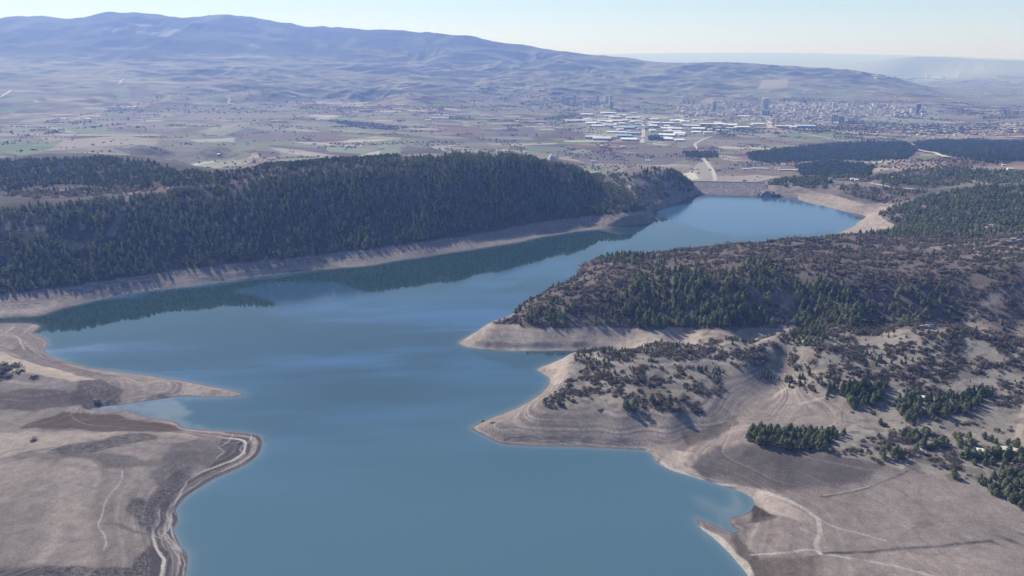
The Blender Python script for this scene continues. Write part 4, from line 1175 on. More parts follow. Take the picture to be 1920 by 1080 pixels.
for nm, lb in WOODS:
    m = rest & ~used_ & ((pl == nm) if nm else True)
    used_ |= m
    if m.sum() < 3:
        continue
    pr = pine_far if np.median(R_[m]) > 1850 else pine_mid
    o = scatter_mesh("pine_wood", pr, px_[m], py_[m], pz_[m] - 0.3, hh[m], rng.uniform(0.75, 1.15, int(m.sum())), tt[m], m_pine)
    tag(o, lb, kind="stuff")


def leaf_mesh(name, pv, mat, rg, base=0.35, spread=0.16):
    me = bpy.data.meshes.new(name)
    n = len(pv)
    me.from_pydata([tuple(p) for p in pv], [], [tuple(range(i, i + 4)) for i in range(0, n, 4)])
    a = me.attributes.new("tint", 'FLOAT', 'POINT')
    a.data.foreach_set("value", np.repeat(np.clip(base + rg.normal(0, spread, n // 4), 0, 1), 4).astype(np.float32))
    me.materials.append(mat)
    return me


crown_me = [leaf_mesh("crown", p, m_pine, rg, 0.48, 0.2) for p in pine_near]
trunk_me = []
for k in range(3):
    ts = [tube((0, 0, -0.03), (0.01 * k, 0.01, 0.45), 0.022, 0.015), tube((0.01 * k, 0.01, 0.45), (0.0, 0.012, 0.93), 0.015, 0.004)]
    for j in range(7):
        z0, a0 = 0.18 + 0.09 * j, j * 2.4 + k
        ts.append(tube((0.006, 0.008, z0), (0.2 * (1 - z0 * 0.7) * math.cos(a0), 0.2 * (1 - z0 * 0.7) * math.sin(a0), z0 + 0.05), 0.007, 0.003, 4))
    v, f = merge_tubes(ts)
    me = bpy.data.meshes.new("trunk")
    me.from_pydata([tuple(p) for p in v], [], f)
    me.materials.append(m_bark)
    trunk_me.append(me)


def plant(name, label, cat, group, x, y, z, h, w, parts):
    e = bpy.data.objects.new(name, None)
    e.location = (x, y, z)
    e.rotation_euler = (0, 0, random.uniform(0, 6.28))
    e.scale = (h * w, h * w, h)
    COL.objects.link(e)
    tag(e, label, cat, group)
    for pn, me in parts:
        c = bpy.data.objects.new(pn, me)
        COL.objects.link(c)
        c.parent = e
    return e


PL = {"mudflat grove": "green pine in the dense grove on the rim of the mudflat", "loose stand": "green pine among bushes right of the mudflat grove", "upper grove": "tall green pine in the grove above the dry creek mouth",
      "long grove": "dark green pine in the long grove below the scrub hill", "shed stand": "green pine standing around the white roofed sheds", "edge stand": "dark pine in the clump at the lower right edge",
      "point": "small pine amid grey bushes on the middle headland", "scrub": "small dark pine amid grey bushes on the scrub hill", "promontory": "dark pine at the foot of the steep promontory slope", "thicket": "lone pine in the grey thicket beside the upper grove",
      "right": "green pine on the rocky slope behind the scrub hill", "slope": "dark pine at the foot of the slope across the lake", "meadow": "pine on the pale meadow"}
for k in sel:
    nm = str(pl[k])
    plant("pine_tree", PL.get(nm, PL["scrub"]), "pine tree", PL.get(nm, PL["scrub"]).replace("green pine", "pines").replace("dark pine", "pines").replace("small pine", "small pines"),
          px_[k], py_[k], pz_[k], hh[k], rng.uniform(0.9, 1.25), [("trunk", trunk_me[int(rng.integers(0, 3))]), ("crown", crown_me[int(rng.integers(0, 8))])])
LONE = [(1022, 758, 8.5, 1.2, "small round dark conifer leftmost on the terraced point"), (1047, 758, 8.5, 1.25, "small round dark conifer second from left on the terraced point"),
        (1174, 767, 12.5, 1.15, "dark conifer left of the touching pair on the terraced point"), (1190, 766, 14.5, 1.1, "tall dark conifer right of the touching pair on the terraced point"),
        (1222, 757, 13, 1.0, "slim dark conifer standing behind the pair on the terraced point"), (1255, 764, 13.5, 1.15, "lone dark conifer rightmost on the terraced point"),
        (1650, 796, 7.5, 1.1, "small umbrella shaped pine alone on the pale dune"), (1402, 824, 9.5, 1.1, "round pine leading the mudflat grove on its left tip"), (1415, 824, 11.5, 1.1, "second pine from the left tip of the mudflat grove")]
for u, v, h, w, lb in LONE:
    x, y, z = hit(u, v)
    plant("pine_tree", lb, "conifer", None, x, y, z, h, w, [("trunk", trunk_me[1]), ("crown", crown_me[int(rng.integers(0, 6))])])

# ---- bushes
ix = np.nonzero(iss)[0]
bx, by, bz = cx[ix], cyy[ix], cz_[ix]
bh = rng.uniform(1.4, 4.2, len(ix)) * np.where(rng.random(len(ix)) < 0.2, 1.5, 1.0) * np.where(np.hypot(bx, by) > 1050, 1.15, 1.0)
bt = np.clip(0.35 + 0.3 * vn(bx / 60, by / 60, 621) + rng.normal(0, 0.18, len(ix)), 0, 1)
bw = rng.uniform(0.9, 1.6, len(ix))
order = np.argsort(np.hypot(np.hypot(bx, by), HC - bz) / np.sqrt(bh * bw))
o2 = order[:1400]
u_, v_ = to_px(bx, by, bz + 1)
vis = visible(bx[o2], by[o2], bz[o2] + bh[o2])
sel = [k for k, vk in zip(o2, vis) if vk and -5 < u_[k] < 1925 and v_[k] < 1085][:285]
rest = np.ones(len(ix), bool)
rest[sel] = False
rg = np.random.default_rng(78)
bush_near = [np.vstack([twig_crown(150, 0.85, rg, 0.4, 0.022), round_crown(46, 0.8, 0.05, rg, 0.13)]) for _ in range(6)]
bush_mid = [np.vstack([round_crown(26, 0.85, 0.02, rg, 0.22), twig_crown(16, 0.85, rg, 0.4, 0.04)]) for _ in range(7)]
pl = plc[ix]
BW = [("promontory", "grey brown leafless scrub over the promontory plateau"), ("slope", "leafless bushes between pines on the slope across the lake"), ("right", "leafless scrub between the pines of the right shore hills"), ("plateau", "reddish brown scrub strip on the plateau above the forest"), ("", "grey leafless bushes spread over the scrub hill")]
used_ = np.zeros(len(ix), bool)
for nm, lb in BW:
    m = rest & ~used_ & ((pl == nm) if nm else True)
    used_ |= m
    if m.sum() < 3:
        continue
    o = scatter_mesh("scrub_thicket", bush_mid, bx[m], by[m], bz[m] - 0.15, bh[m], bw[m] * 1.15, bt[m], m_twig)
    tag(o, lb, kind="stuff")
bush_me = [leaf_mesh("twigs", p, m_twig, rg, 0.36, 0.18) for p in bush_near]
BL = {"point": "grey leafless bush on the terraced middle headland", "scrub": "brownish leafless bush on the scrub hill", "meadow": "grey bush alone on the pale meadow behind the groves", "bank": "dark bush on the grassy rise of the left bank",
      "promontory": "leafless bush on the promontory slope"}
for k in sel:
    nm = str(pl[k])
    lb = BL.get(nm, "leafless bush between the pines of the %s" % (nm if "grove" in nm or "stand" in nm else "right shore"))
    o = bpy.data.objects.new("bush", bush_me[int(rng.integers(0, 6))])
    COL.objects.link(o)
    o.location = (bx[k], by[k], bz[k] - 0.1)
    o.rotation_euler = (0, 0, random.uniform(0, 6.28))
    o.scale = (bh[k] * bw[k], bh[k] * bw[k], bh[k])
    tag(o, lb, "bush", "bushes, " + nm)

# ---- bare trees
bare_me = []
for k in range(3):
    ts = [tube((0, 0, -0.02), (0.01, 0, 0.4), 0.02, 0.014), tube((0.01, 0, 0.4), (0.02, 0.01, 0.8), 0.014, 0.006), tube((0.02, 0.01, 0.8), (0.02, 0.02, 1.0), 0.006, 0.002, 4)]
    for j in range(16):
        z0, a0 = 0.3 + 0.042 * j, j * 2.4 + k
        L = 0.26 * (1.15 - z0 * 0.75)
        p1 = (0.012 + L * 0.7 * math.cos(a0), L * 0.7 * math.sin(a0), z0 + 0.16)
        ts.append(tube((0.012, 0.004, z0), p1, 0.007, 0.004, 4))
        for q in (-0.5, 0.5):
            ts.append(tube(p1, (p1[0] + L * 0.45 * math.cos(a0 + q), p1[1] + L * 0.45 * math.sin(a0 + q), p1[2] + 0.1), 0.004, 0.0015, 3))
    v, f = merge_tubes(ts)
    me = bpy.data.meshes.new("branches")
    me.from_pydata([tuple(p) for p in v], [], f)
    me.materials.append(m_pale_bark if k else m_bark)
    bare_me.append(me)
for u, v, h, k, lb in [(1577, 788, 13, 0, "tall thin bare tree on the pale dune casting a long shadow"), (1568, 788, 8, 0, "shorter thin bare tree left of the tall bare tree"), (1718, 803, 11, 1, "whitish bare tree below the long grove"),
                       (1650, 868, 13, 2, "pale bare tree in front of the pines at the mudflat rim"), (1126, 776, 6, 1, "small bare sapling at the rim of the terraces"), (1513, 808, 8, 0, "dark bare tree just behind the mudflat grove"), (1293, 768, 9, 2, "pale bare tree beside the rightmost conifer"), (1320, 745, 9, 1, "bare grey tree above the creek bed on the headland"),
                       (151, 710, 5, 0, "tiny bare tree on the crest of the left spit"), (1700, 797, 5, 0, "small bare tree on the dune left of the whitish tree"), (1800, 610, 6, 1, "bare tree on the crest of the scrub hill")]:
    x, y, z = hit(u, v)
    o = bpy.data.objects.new("bare_tree", bare_me[k])
    COL.objects.link(o)
    o.location, o.scale, o.rotation_euler = (x, y, z), (h, h, h), (0, 0, random.uniform(0, 6))
    tag(o, lb, "bare tree")

# ---- plantations and field trees of the plain
PLANT = [([(1400, 288), (1500, 276), (1600, 268), (1700, 268), (1722, 282), (1700, 298), (1640, 303), (1560, 300), (1500, 304), (1440, 306), (1404, 300)], 0.85), ([(1490, 311), (1560, 303), (1640, 313), (1630, 330), (1560, 332), (1500, 328)], 0.85),
         ([(1712, 268), (1800, 261), (1960, 266), (1960, 300), (1850, 305), (1785, 294), (1724, 280)], 0.8), ([(1640, 303), (1700, 300), (1780, 297), (1900, 306), (1800, 318), (1700, 322), (1640, 315)], 0.35), ([(612, 226), (700, 230), (765, 240), (740, 244), (680, 242)], 0.95), ([(1280, 286), (1345, 286), (1345, 296), (1290, 296)], 0.9),
         ([(1015, 222), (1075, 212), (1090, 216), (1050, 224)], 0.8), ([(1440, 232), (1540, 236), (1600, 222), (1680, 232), (1790, 240), (1700, 246), (1560, 248), (1470, 246)], 0.5), ([(1330, 240), (1440, 240), (1430, 250), (1350, 250)], 0.5), ([(1060, 285), (1180, 290), (1180, 300), (1060, 298)], 0.4),
         ([(1215, 256), (1245, 256), (1245, 264), (1215, 264)], 0.7), ([(1380, 333), (1440, 331), (1440, 340), (1400, 340)], 0.2), ([(1560, 252), (1620, 252), (1620, 262), (1560, 262)], 0.35), ([(1600, 232), (1920, 232), (1920, 250), (1700, 252)], 0.3), ([(560, 195), (740, 195), (740, 205), (560, 205)], 0.25), ([(0, 205), (500, 203), (500, 212), (0, 212)], 0.18)]
n = 0
a_, b_ = np.meshgrid(np.arange(-3200, 5200, 12.0), np.arange(2100, 7600, 12.0))
a_, b_ = (a_ + rng.uniform(-5, 5, a_.shape)).ravel(), (b_ + rng.uniform(-5, 5, b_.shape)).ravel()
m = (np.abs(np.arctan2(a_, b_)) < math.radians(38)) & (np.hypot(a_, b_) > 2350)
a_, b_ = a_[m], b_[m]
c_ = ground(a_, b_)
u_, v_ = to_px(a_, b_, c_)
pd = np.zeros(len(a_))
for poly, k in PLANT:
    pd = np.maximum(pd, inside(poly, u_, v_) * k)
m = (pd > 0.45) & (rng.random(len(a_)) < pd * np.clip(1.1 + 0.8 * fbm(a_ / 90, b_ / 90, 631, 3), 0.2, 1)) & (np.hypot(a_, b_) < 4600)
o = scatter_mesh("pine_plantation", [pine_crown(16, 0.42, 0.0, rg, 0.24, 0.6) for _ in range(6)], a_[m], b_[m], c_[m] - 0.3, rng.uniform(9, 15, int(m.sum())), rng.uniform(0.9, 1.3, int(m.sum())), rng.uniform(0.1, 0.6, int(m.sum())), m_pine_far)
tag(o, "dark green pine plantations on the plain behind the dam", kind="stuff")
nse = fbm(a_ / 160, b_ / 160, 641, 4)
ln = np.abs(vn(a_ / 330 + 0.3 * nse, b_ / 520, 642))
base = np.where(np.hypot(a_, b_) > 2900, 0.003, 0.003) + 0.34 * (nse > 0.24) * (u_ > 620) + 0.2 * (nse > 0.38) * (u_ <= 620) + 0.34 * (ln < 0.02) + pd * 0.5
m2 = ~m & (rng.random(len(a_)) < base) & ~(inside([(1280, 320), (1500, 320), (1480, 340), (1300, 345)], u_, v_) & (rng.random(len(a_)) < 0.8))
m2 &= ~((u_ < 620) & (np.hypot(a_, b_) < 2600) & (c_ > 100))
k = int(m2.sum())
o = scatter_mesh("field_trees", [round_crown(12, 0.55, 0.05, rg, 0.3) for _ in range(6)], a_[m2], b_[m2], c_[m2] - 0.2, rng.uniform(2.5, 7.0, k) * (1 + 0.25 * (np.hypot(a_, b_)[m2] > 4500)), rng.uniform(0.8, 1.3, k), rng.uniform(0, 0.7, k), m_field_tree)
tag(o, "dark hedges, bushes and leafless trees dotting the farmland plain", kind="stuff")

# ---- stones strewn over the dry lake bed
sx, sy = rng.uniform(-560, 640, 26000), rng.uniform(330, 1000, 26000)
sz = ground(sx, sy)
su, sv = to_px(sx, sy, sz)
m = (pick(D, sx, sy) > 1.5) & (sz < ZFULL) & (su > -60) & (su < 1980) & (rng.random(len(sx)) < np.clip(0.12 + 0.9 * fbm(sx / 30, sy / 30, 651, 3), 0.02, 1))
sx, sy, sz = sx[m], sy[m], sz[m]


def stone(rg):
    v = np.array([(1, 0, 0), (0, 1, 0), (-1, 0, 0), (0, -1, 0), (0, 0, 0.8), (0, 0, -0.4)], float) * rg.uniform(0.6, 1.3, (6, 1))
    return np.vstack([[v[a], v[b_], v[4], v[4]] for a, b_ in ((0, 1), (1, 2), (2, 3), (3, 0))])


m_stone = plant_mat("stone", (0.10, 0.09, 0.09), (0.52, 0.47, 0.42))
o = scatter_mesh("stones", [stone(rng) for _ in range(6)], sx, sy, sz, rng.uniform(0.12, 0.5, len(sx)), rng.uniform(0.8, 1.5, len(sx)), np.where(rng.random(len(sx)) < 0.3, 0.95, 0.15), m_stone)
tag(o, "pale and dark stones strewn over the dry lake bed", kind="stuff")
# ------------------------------------------------------------------ roads: thin sheets draped on the ground
m_road = simple_mat("pale_road", (0.40, 0.35, 0.31), 0.95, 0.12, 0.05)
m_asph = simple_mat("asphalt", (0.22, 0.20, 0.20), 0.9, 0.12, 0.05)


def ribbon(name, px, width, mat, label, lift=0.35):
    p = crom(hits(px)[:, :2], 6)
    t = np.gradient(p, axis=0)
    t /= np.linalg.norm(t, axis=1, keepdims=True) + 1e-9
    nrm = np.stack([-t[:, 1], t[:, 0]], 1)
    rows = []
    for k in (-0.5, 0.0, 0.5):
        q = p + nrm * width * k
        rows.append(np.stack([q[:, 0], q[:, 1], np.maximum(ground(q[:, 0], q[:, 1]), ground(p[:, 0], p[:, 1]) - 0.5) + lift], 1))
    V_ = np.stack(rows, 1).reshape(-1, 3)
    f = []
    for i in range(len(p) - 1):
        for k in (0, 1):
            a = i * 3 + k
            f.append((a, a + 1, a + 4, a + 3))
    o = mesh_obj(name, V_, f, mat, None, True)
    tag(o, label, kind="structure")
    return o


ribbon("road", [(1347, 335), (1338, 324), (1330, 312), (1318, 296), (1309, 281), (1303, 271), (1311, 265), (1324, 259), (1335, 256)], 15, m_road, "straight pale road running from the dam toward the town")
ribbon("road", [(1630, 343), (1660, 349), (1700, 353), (1738, 356)], 9, m_road, "pale winding road across the right hills")
ribbon("road", [(1738, 356), (1790, 350), (1850, 346), (1900, 337), (1960, 332)], 7, m_asph, "asphalt road behind the right pine forest")
ribbon("road", [(1444, 240), (1442, 228), (1439, 216)], 34, m_road, "wide pale boulevard leading into the town", 1.2)
ribbon("road", [(1444, 238), (1480, 245), (1530, 255), (1580, 264), (1640, 268), (1700, 267)], 14, m_road, "pale highway crossing fields in front of the town", 0.8)
ribbon("road", [(1716, 281), (1735, 286), (1757, 291), (1780, 297)], 20, m_road, "pale road cut between two pine plantations", 6.0)
ribbon("road", [(1204, 268), (1206, 250), (1205, 232), (1201, 218)], 22, m_road, "straight street through the industrial estate", 1.0)
ribbon("road", [(-5, 184), (8, 178), (20, 170)], 20, m_road, "white dirt road on the far left foothill", 3)
ribbon("road", [(218, 159), (226, 156), (226, 152), (232, 149)], 20, m_road, "white bend of a dirt road on the foothills", 4)
ribbon("road", [(424, 184), (432, 188), (428, 192), (440, 197)], 18, m_road, "white zigzag dirt road below the foothills", 3)

# ------------------------------------------------------------------ embankment dam
m_riprap, nt, b = new_mat("riprap")
geo = nt.nodes.new("ShaderNodeNewGeometry")
vo = nt.nodes.new("ShaderNodeTexVoronoi")
vo.inputs["Scale"].default_value = 0.22
nt.links.new(geo.outputs["Position"], vo.inputs["Vector"])
rp = nt.nodes.new("ShaderNodeValToRGB")
rp.color_ramp.elements[0].color = (0.085, 0.075, 0.08, 1)
rp.color_ramp.elements[1].color = (0.25, 0.22, 0.215, 1)
nt.links.new(vo.outputs["Color"], rp.inputs[0])
nt.links.new(rp.outputs[0], b.inputs["Base Color"])
A_ = np.array(at_z(1290, 339, 25.0))
B_ = np.array(at_z(1434, 342, 25.0))
L_ = np.linalg.norm(B_ - A_)
e1 = (B_ - A_) / L_
e2 = np.array([e1[1], -e1[0]])              # toward the lake
if e2[1] > 0:
    e2 = -e2
prof = [(135, -9), (108, -1.5), (100, 0.8), (60, 10.5), (56, 11), (8, 23.6), (5, 25)]
back = [(-5, 25), (-60, 4), (-64, 4), (-150, -38)]
dam = bpy.data.objects.new("dam", None)
dam.location = (float((A_ + B_)[0] / 2), float((A_ + B_)[1] / 2), 0)
COL.objects.link(dam)
tag(dam, "long rockfill embankment dam closing the far end of the lake", "dam")


def dam_strip(name, pr, mat, jit):
    n = 70
    V_, f = [], []
    for i in range(n + 1):
        for j, (o_, z_) in enumerate(pr):
            q = A_ + e1 * L_ * i / n + e2 * (o_ + jit * random.uniform(-1, 1))
            V_.append((q[0] - dam.location.x, q[1] - dam.location.y, z_ + jit * random.uniform(-0.5, 0.5)))
    m_ = len(pr)
    for i in range(n):
        for j in range(m_ - 1):
            a = i * m_ + j
            f.append((a, a + 1, a + m_ + 1, a + m_))
    return mesh_obj(name, V_, f, mat, dam)


def dens(pr, k):
    out = []
    for (a, z0), (c, z1) in zip(pr[:-1], pr[1:]):
        m_ = max(1, int(abs(a - c) / k))
        out += [(a + (c - a) * i / m_, z0 + (z1 - z0) * i / m_) for i in range(m_)]
    return out + [pr[-1]]


dam_strip("upstream_face", dens(prof, 6), m_riprap, 0.9)
dam_strip("downstream_face", dens(back, 15), m_riprap, 0.6)
dam_strip("crest_road", [(4.6, 25.25), (4.4, 25.3), (-4.4, 25.3), (-4.6, 25.25)], m_road, 0)
dam_strip("parapet", [(5.2, 24.6), (5.2, 26.2), (4.7, 26.2), (4.7, 24.6)], simple_mat("concrete", (0.36, 0.34, 0.32)), 0)

# ------------------------------------------------------------------ rocks
import bmesh
m_rock = simple_mat("rock", (0.24, 0.205, 0.19), 0.95, 0.35, 0.35)


def rock(u, v, w, d, h, label, seed, sub=3):
    x, y, z = hit(u, v)
    bm = bmesh.new()
    bmesh.ops.create_icosphere(bm, subdivisions=sub, radius=1)
    co = np.array([q.co for q in bm.verts])
    k = 1 + 0.5 * ridged(co[:, 0] * 1.7 + seed, co[:, 1] * 1.7 + co[:, 2], seed, 3) + 0.25 * vn(co[:, 0] * 5 + seed, co[:, 2] * 5 + co[:, 1] * 3, seed + 5)
    for q, kk in zip(bm.verts, k):
        q.co = Vector((q.co.x * w * kk, q.co.y * d * kk, max(q.co.z, -0.4) * h * kk))
    me = bpy.data.meshes.new("rock")
    bm.to_mesh(me)
    bm.free()
    me.materials.append(m_rock)
    o = bpy.data.objects.new("rock_outcrop", me)
    o.location = (x, y, z)
    COL.objects.link(o)
    tag(o, label, "rock")


rock(1437, 367, 21, 16, 13, "craggy grey rock outcrop at the right end of the dam", 3, 4)
rock(1452, 366, 12, 10, 6, "low grey rock beside the craggy dam outcrop", 9, 3)
rock(447, 831, 2.2, 1.6, 0.9, "dark rock pile on the left headland's tip", 5)
rock(182, 753, 4.0, 2.5, 3.0, "dark shaded rock knob under the left spit", 6)
rock(905, 790, 2.0, 1.5, 1.6, "jagged rock on the tip of the terraced point", 7)
rock(925, 793, 3.0, 1.6, 1.3, "pale rock band just inside the terraced point", 8)
rock(1862, 430, 12, 10, 9, "grey rock outcrop among the pines on the right hill", 10)
rock(1905, 455, 14, 10, 8, "broad rock outcrop in the right edge scrub", 12)
rock(1740, 615, 9, 6, 4, "low rock on the crest behind the scrub hill", 13)
pp_ = hit(498, 836)
xw, yw = at_z(498, 826, 0)
v, f = merge_tubes([tube((0, 0, -1), (0.05, 0, 2.6), 0.22, 0.16, 8), tube((-0.5, 0, 1.7), (0.6, 0, 1.9), 0.1, 0.08, 6)])
o = mesh_obj("wooden_post", v, f, m_bark)
o.location = (float(xw), float(yw), 0)
tag(o, "dark wooden post standing in the water off the left headland", "post")

# ------------------------------------------------------------------ buildings
WALLC = {"white": (0.62, 0.60, 0.57), "cream": (0.55, 0.47, 0.38), "pink": (0.50, 0.38, 0.33), "grey": (0.46, 0.45, 0.44), "blue": (0.20, 0.27, 0.38), "dark": (0.17, 0.17, 0.19), "green": (0.36, 0.42, 0.38)}
ROOFC = {"white": (0.66, 0.64, 0.60), "cream": (0.55, 0.49, 0.42), "grey": (0.45, 0.46, 0.48), "blue": (0.26, 0.33, 0.43), "red": (0.36, 0.17, 0.12), "green": (0.48, 0.55, 0.47), "dark": (0.15, 0.15, 0.17)}
WM = {k: simple_mat("wall_" + k, c, 0.85, 0.08, 0.1) for k, c in WALLC.items()}
RM_ = {k: simple_mat("roof_" + k, c, 0.6, 0.06, 0.1) for k, c in ROOFC.items()}
m_glass, nt, b = new_mat("window_glass")
b.inputs["Base Color"].default_value = (0.05, 0.06, 0.08, 1)
b.inputs["Roughness"].default_value = 0.2
_mc = {}


def box_m(name, x0, x1, y0, y1, z0, z1, mat, bottom=False):
    v = [(x, y, z) for z in (z0, z1) for x, y in ((x0, y0), (x1, y0), (x1, y1), (x0, y1))]
    f = [(0, 1, 5, 4), (1, 2, 6, 5), (2, 3, 7, 6), (3, 0, 4, 7), (4, 5, 6, 7)] + ([(3, 2, 1, 0)] if bottom else [])
    me = bpy.data.meshes.new(name)
    me.from_pydata(v, [], f)
    me.materials.append(mat)
    return me


def quads_m(name, boxes, mat):
    v, f = [], []
    for x0, x1, y0, y1, z0, z1 in boxes:
        n = len(v)
        v += [(x, y, z) for z in (z0, z1) for x, y in ((x0, y0), (x1, y0), (x1, y1), (x0, y1))]
        f += [tuple(n + i for i in q) for q in ((0, 1, 5, 4), (1, 2, 6, 5), (2, 3, 7, 6), (3, 0, 4, 7), (4, 5, 6, 7), (3, 2, 1, 0))]
    me = bpy.data.meshes.new(name)
    me.from_pydata(v, [], f)
    me.materials.append(mat)
    return me


def shed_meshes(wc, rc, gable):              # unit footprint 1 x 1, unit height; eaves at 0.8
    key = ("shed", wc, rc, gable)
    if key not in _mc:
        wv = [(-.5, -.5, 0), (.5, -.5, 0), (.5, .5, 0), (-.5, .5, 0), (-.5, -.5, .8), (.5, -.5, .8), (.5, .5, .8), (-.5, .5, .8), (-.5, 0, .98), (.5, 0, .98)]
        me = bpy.data.meshes.new("wall")
        me.from_pydata(wv, [], [(0, 1, 5, 4), (1, 2, 6, 9, 5), (2, 3, 7, 6), (3, 0, 4, 8, 7)])
        me.materials.append(WM[wc])
        r = .53
        rv = [(-r, -r, .80), (r, -r, .80), (r, 0, 1.0), (-r, 0, 1.0), (-r, r, .80), (r, r, .80), (-r, -r, .77), (r, -r, .77), (r, r, .77), (-r, r, .77)]
        rm = bpy.data.meshes.new("roof")
        rm.from_pydata(rv, [], [(0, 1, 2, 3), (3, 2, 5, 4), (6, 7, 1, 0), (8, 9, 4, 5), (7, 8, 5, 2, 1), (9, 6, 0, 3, 4)])
        rm.materials.append(RM_[rc])
        dm = quads_m("door", [(-.1, .1, -.512, -.49, 0, .5)], WM["dark"])
        _mc[key] = (me, rm, dm)
    return _mc[key]


def flat_meshes(wc, rc, floors):
    key = ("flat", wc, rc, floors)
    if key not in _mc:
        me = box_m("wall", -.5, .5, -.5, .5, 0, 1, WM[wc])
        rm = quads_m("roof", [(-.54, .54, -.54, .54, 1.0, 1.0 + .25 / floors), ], RM_[rc])
        wn = [quads_m("window_strip", [(-.42 + .22 * c, -.42 + .22 * c + .11, -.515, -.49, .06, .95)], m_glass) for c in range(4)] + [quads_m("window_strip", [(-.515, -.49, -.4 + .3 * c, -.4 + .3 * c + .13, .06, .95)], m_glass) for c in range(3)]
        _mc[key] = (me, rm) + tuple(wn)
    return _mc[key]


def building(name, label, cat, group, x, y, z, w, d, h, rot, parts, names):
    e = bpy.data.objects.new(name, None)
    e.location = (float(x), float(y), float(z) - 0.6)
    e.rotation_euler = (0, 0, rot)
    e.scale = (w, d, h)
    COL.objects.link(e)
    tag(e, label, cat, group)
    for me, nm in zip(parts, names):
        c = bpy.data.objects.new(nm, me)
        COL.objects.link(c)
        c.parent = e
    return e


def shed(u, v, wpx, h, d, wc, rc, label, group=None, rot=None):
    x, y, z = hit(u, v)
    w = wpx / F * math.hypot(x, y)
    building("warehouse", label, "warehouse", group, x, y, z, w, d, h, (-math.atan2(x, y) * 0.6 + random.uniform(-.12, .12)) if rot is None else rot, shed_meshes(wc, rc, 1), ("wall", "roof", "door"))


def in_poly(poly, n):
    p = np.array(poly, float)
    out = []
    while len(out) < n:
        u, v = random.uniform(*(p[:, 0].min(), p[:, 0].max())), random.uniform(*(p[:, 1].min(), p[:, 1].max()))
        if inside(poly, np.array([u]), np.array([v]))[0]:
            out.append((u, v))
    return out


G1 = "pale factory sheds of the industrial estate"
EST = [(1085, 228, 46, "white", "white", "longest white factory shed at the left end of the estate"), (1108, 231.5, 18, "grey", "white", None), (1119, 237, 18, "grey", "white", None), (1143, 236, 22, "cream", "cream", None),
       (1133, 228, 24, "cream", "white", None), (1153, 227.5, 22, "white", "white", None), (1100, 216, 22, "cream", "white", None), (1140, 213, 26, "white", "white", None), (1165, 216, 16, "white", "cream", None), (1152, 221, 18, "cream", "cream", None),
       (1186, 222, 22, "white", "white", None), (1192, 229, 18, "grey", "white", None), (1166, 233, 12, "white", "white", None), (1226, 225, 14, "cream", "cream", None), (1226, 231, 20, "cream", "white", None), (1252, 232, 20, "dark", "white", "dark fronted shed with white roof right of the estate street"),
       (1269, 227, 22, "cream", "white", None), (1284, 229, 16, "white", "white", None), (1224, 237, 14, "white", "white", None), (1156, 249, 34, "white", "white", "long thin white shed in front of the blue roofed sheds"), (1172, 241, 26, "blue", "blue", None), (1186, 251, 26, "blue", "blue", None), (1190, 239, 20, "blue", "blue", None), (1170, 256, 26, "blue", "blue", None),
       (1110, 258, 24, "grey", "grey", None), (1128, 261, 32, "blue", "grey", "wide blue grey shed at the front left of the estate"), (1179, 263, 28, "grey", "white", "single white shed at the very front of the estate"), (1259, 242.5, 36, "cream", "white", None), (1260, 248, 30, "grey", "grey", None), (1250, 255, 26, "grey", "white", None), (1274, 252, 18, "cream", "white", None), (1252, 262, 16, "cream", "white", None), (1273, 264, 18, "grey", "white", None),
       (1296, 237, 28, "blue", "white", "pale blue walled shed with white roof right of the estate"), (1325, 234, 24, "blue", "white", None), (1349, 234, 15, "grey", "white", None), (1369, 235, 22, "white", "white", None), (1391, 240, 23, "cream", "white", None), (1421, 234, 21, "cream", "white", None), (1468, 238, 26, "pink", "cream", None), (1509, 239, 30, "blue", "grey", "long grey roofed shed right of the tall white hall"), (1487, 241.5, 10, "white", "white", "tall white hall beside the highway bend"),
       (1395, 219, 18, "pink", "white", None), (1309, 243, 22, "cream", "white", None), (1305, 249, 16, "white", "white", None)]
for u, v, w, wc, rc, lb in EST:
    shed(u, v, w, random.uniform(10, 15) * (1.5 if lb and "tall" in lb else 1), random.uniform(55, 100), wc, rc, lb or {"blue": "blue roofed factory shed", "grey": "grey roofed factory shed"}.get(rc, "white roofed factory shed") + " in the industrial estate", None if lb else G1)
for u, v in in_poly([(1085, 219), (1190, 212), (1210, 225), (1200, 248), (1150, 247), (1080, 229)], 34) + in_poly([(1215, 220), (1300, 224), (1420, 236), (1380, 243), (1290, 258), (1215, 262)], 26):
    rc = random.choice(["white", "white", "white", "cream", "grey", "blue"])
    shed(u, v, random.uniform(5, 14), random.uniform(8, 14), random.uniform(25, 60), random.choice(["white", "cream", "grey"]), rc, {"blue": "blue roofed factory shed", "grey": "grey roofed factory shed"}.get(rc, "white roofed factory shed") + " in the industrial estate", G1)
G2 = "farm sheds scattered over the plain"
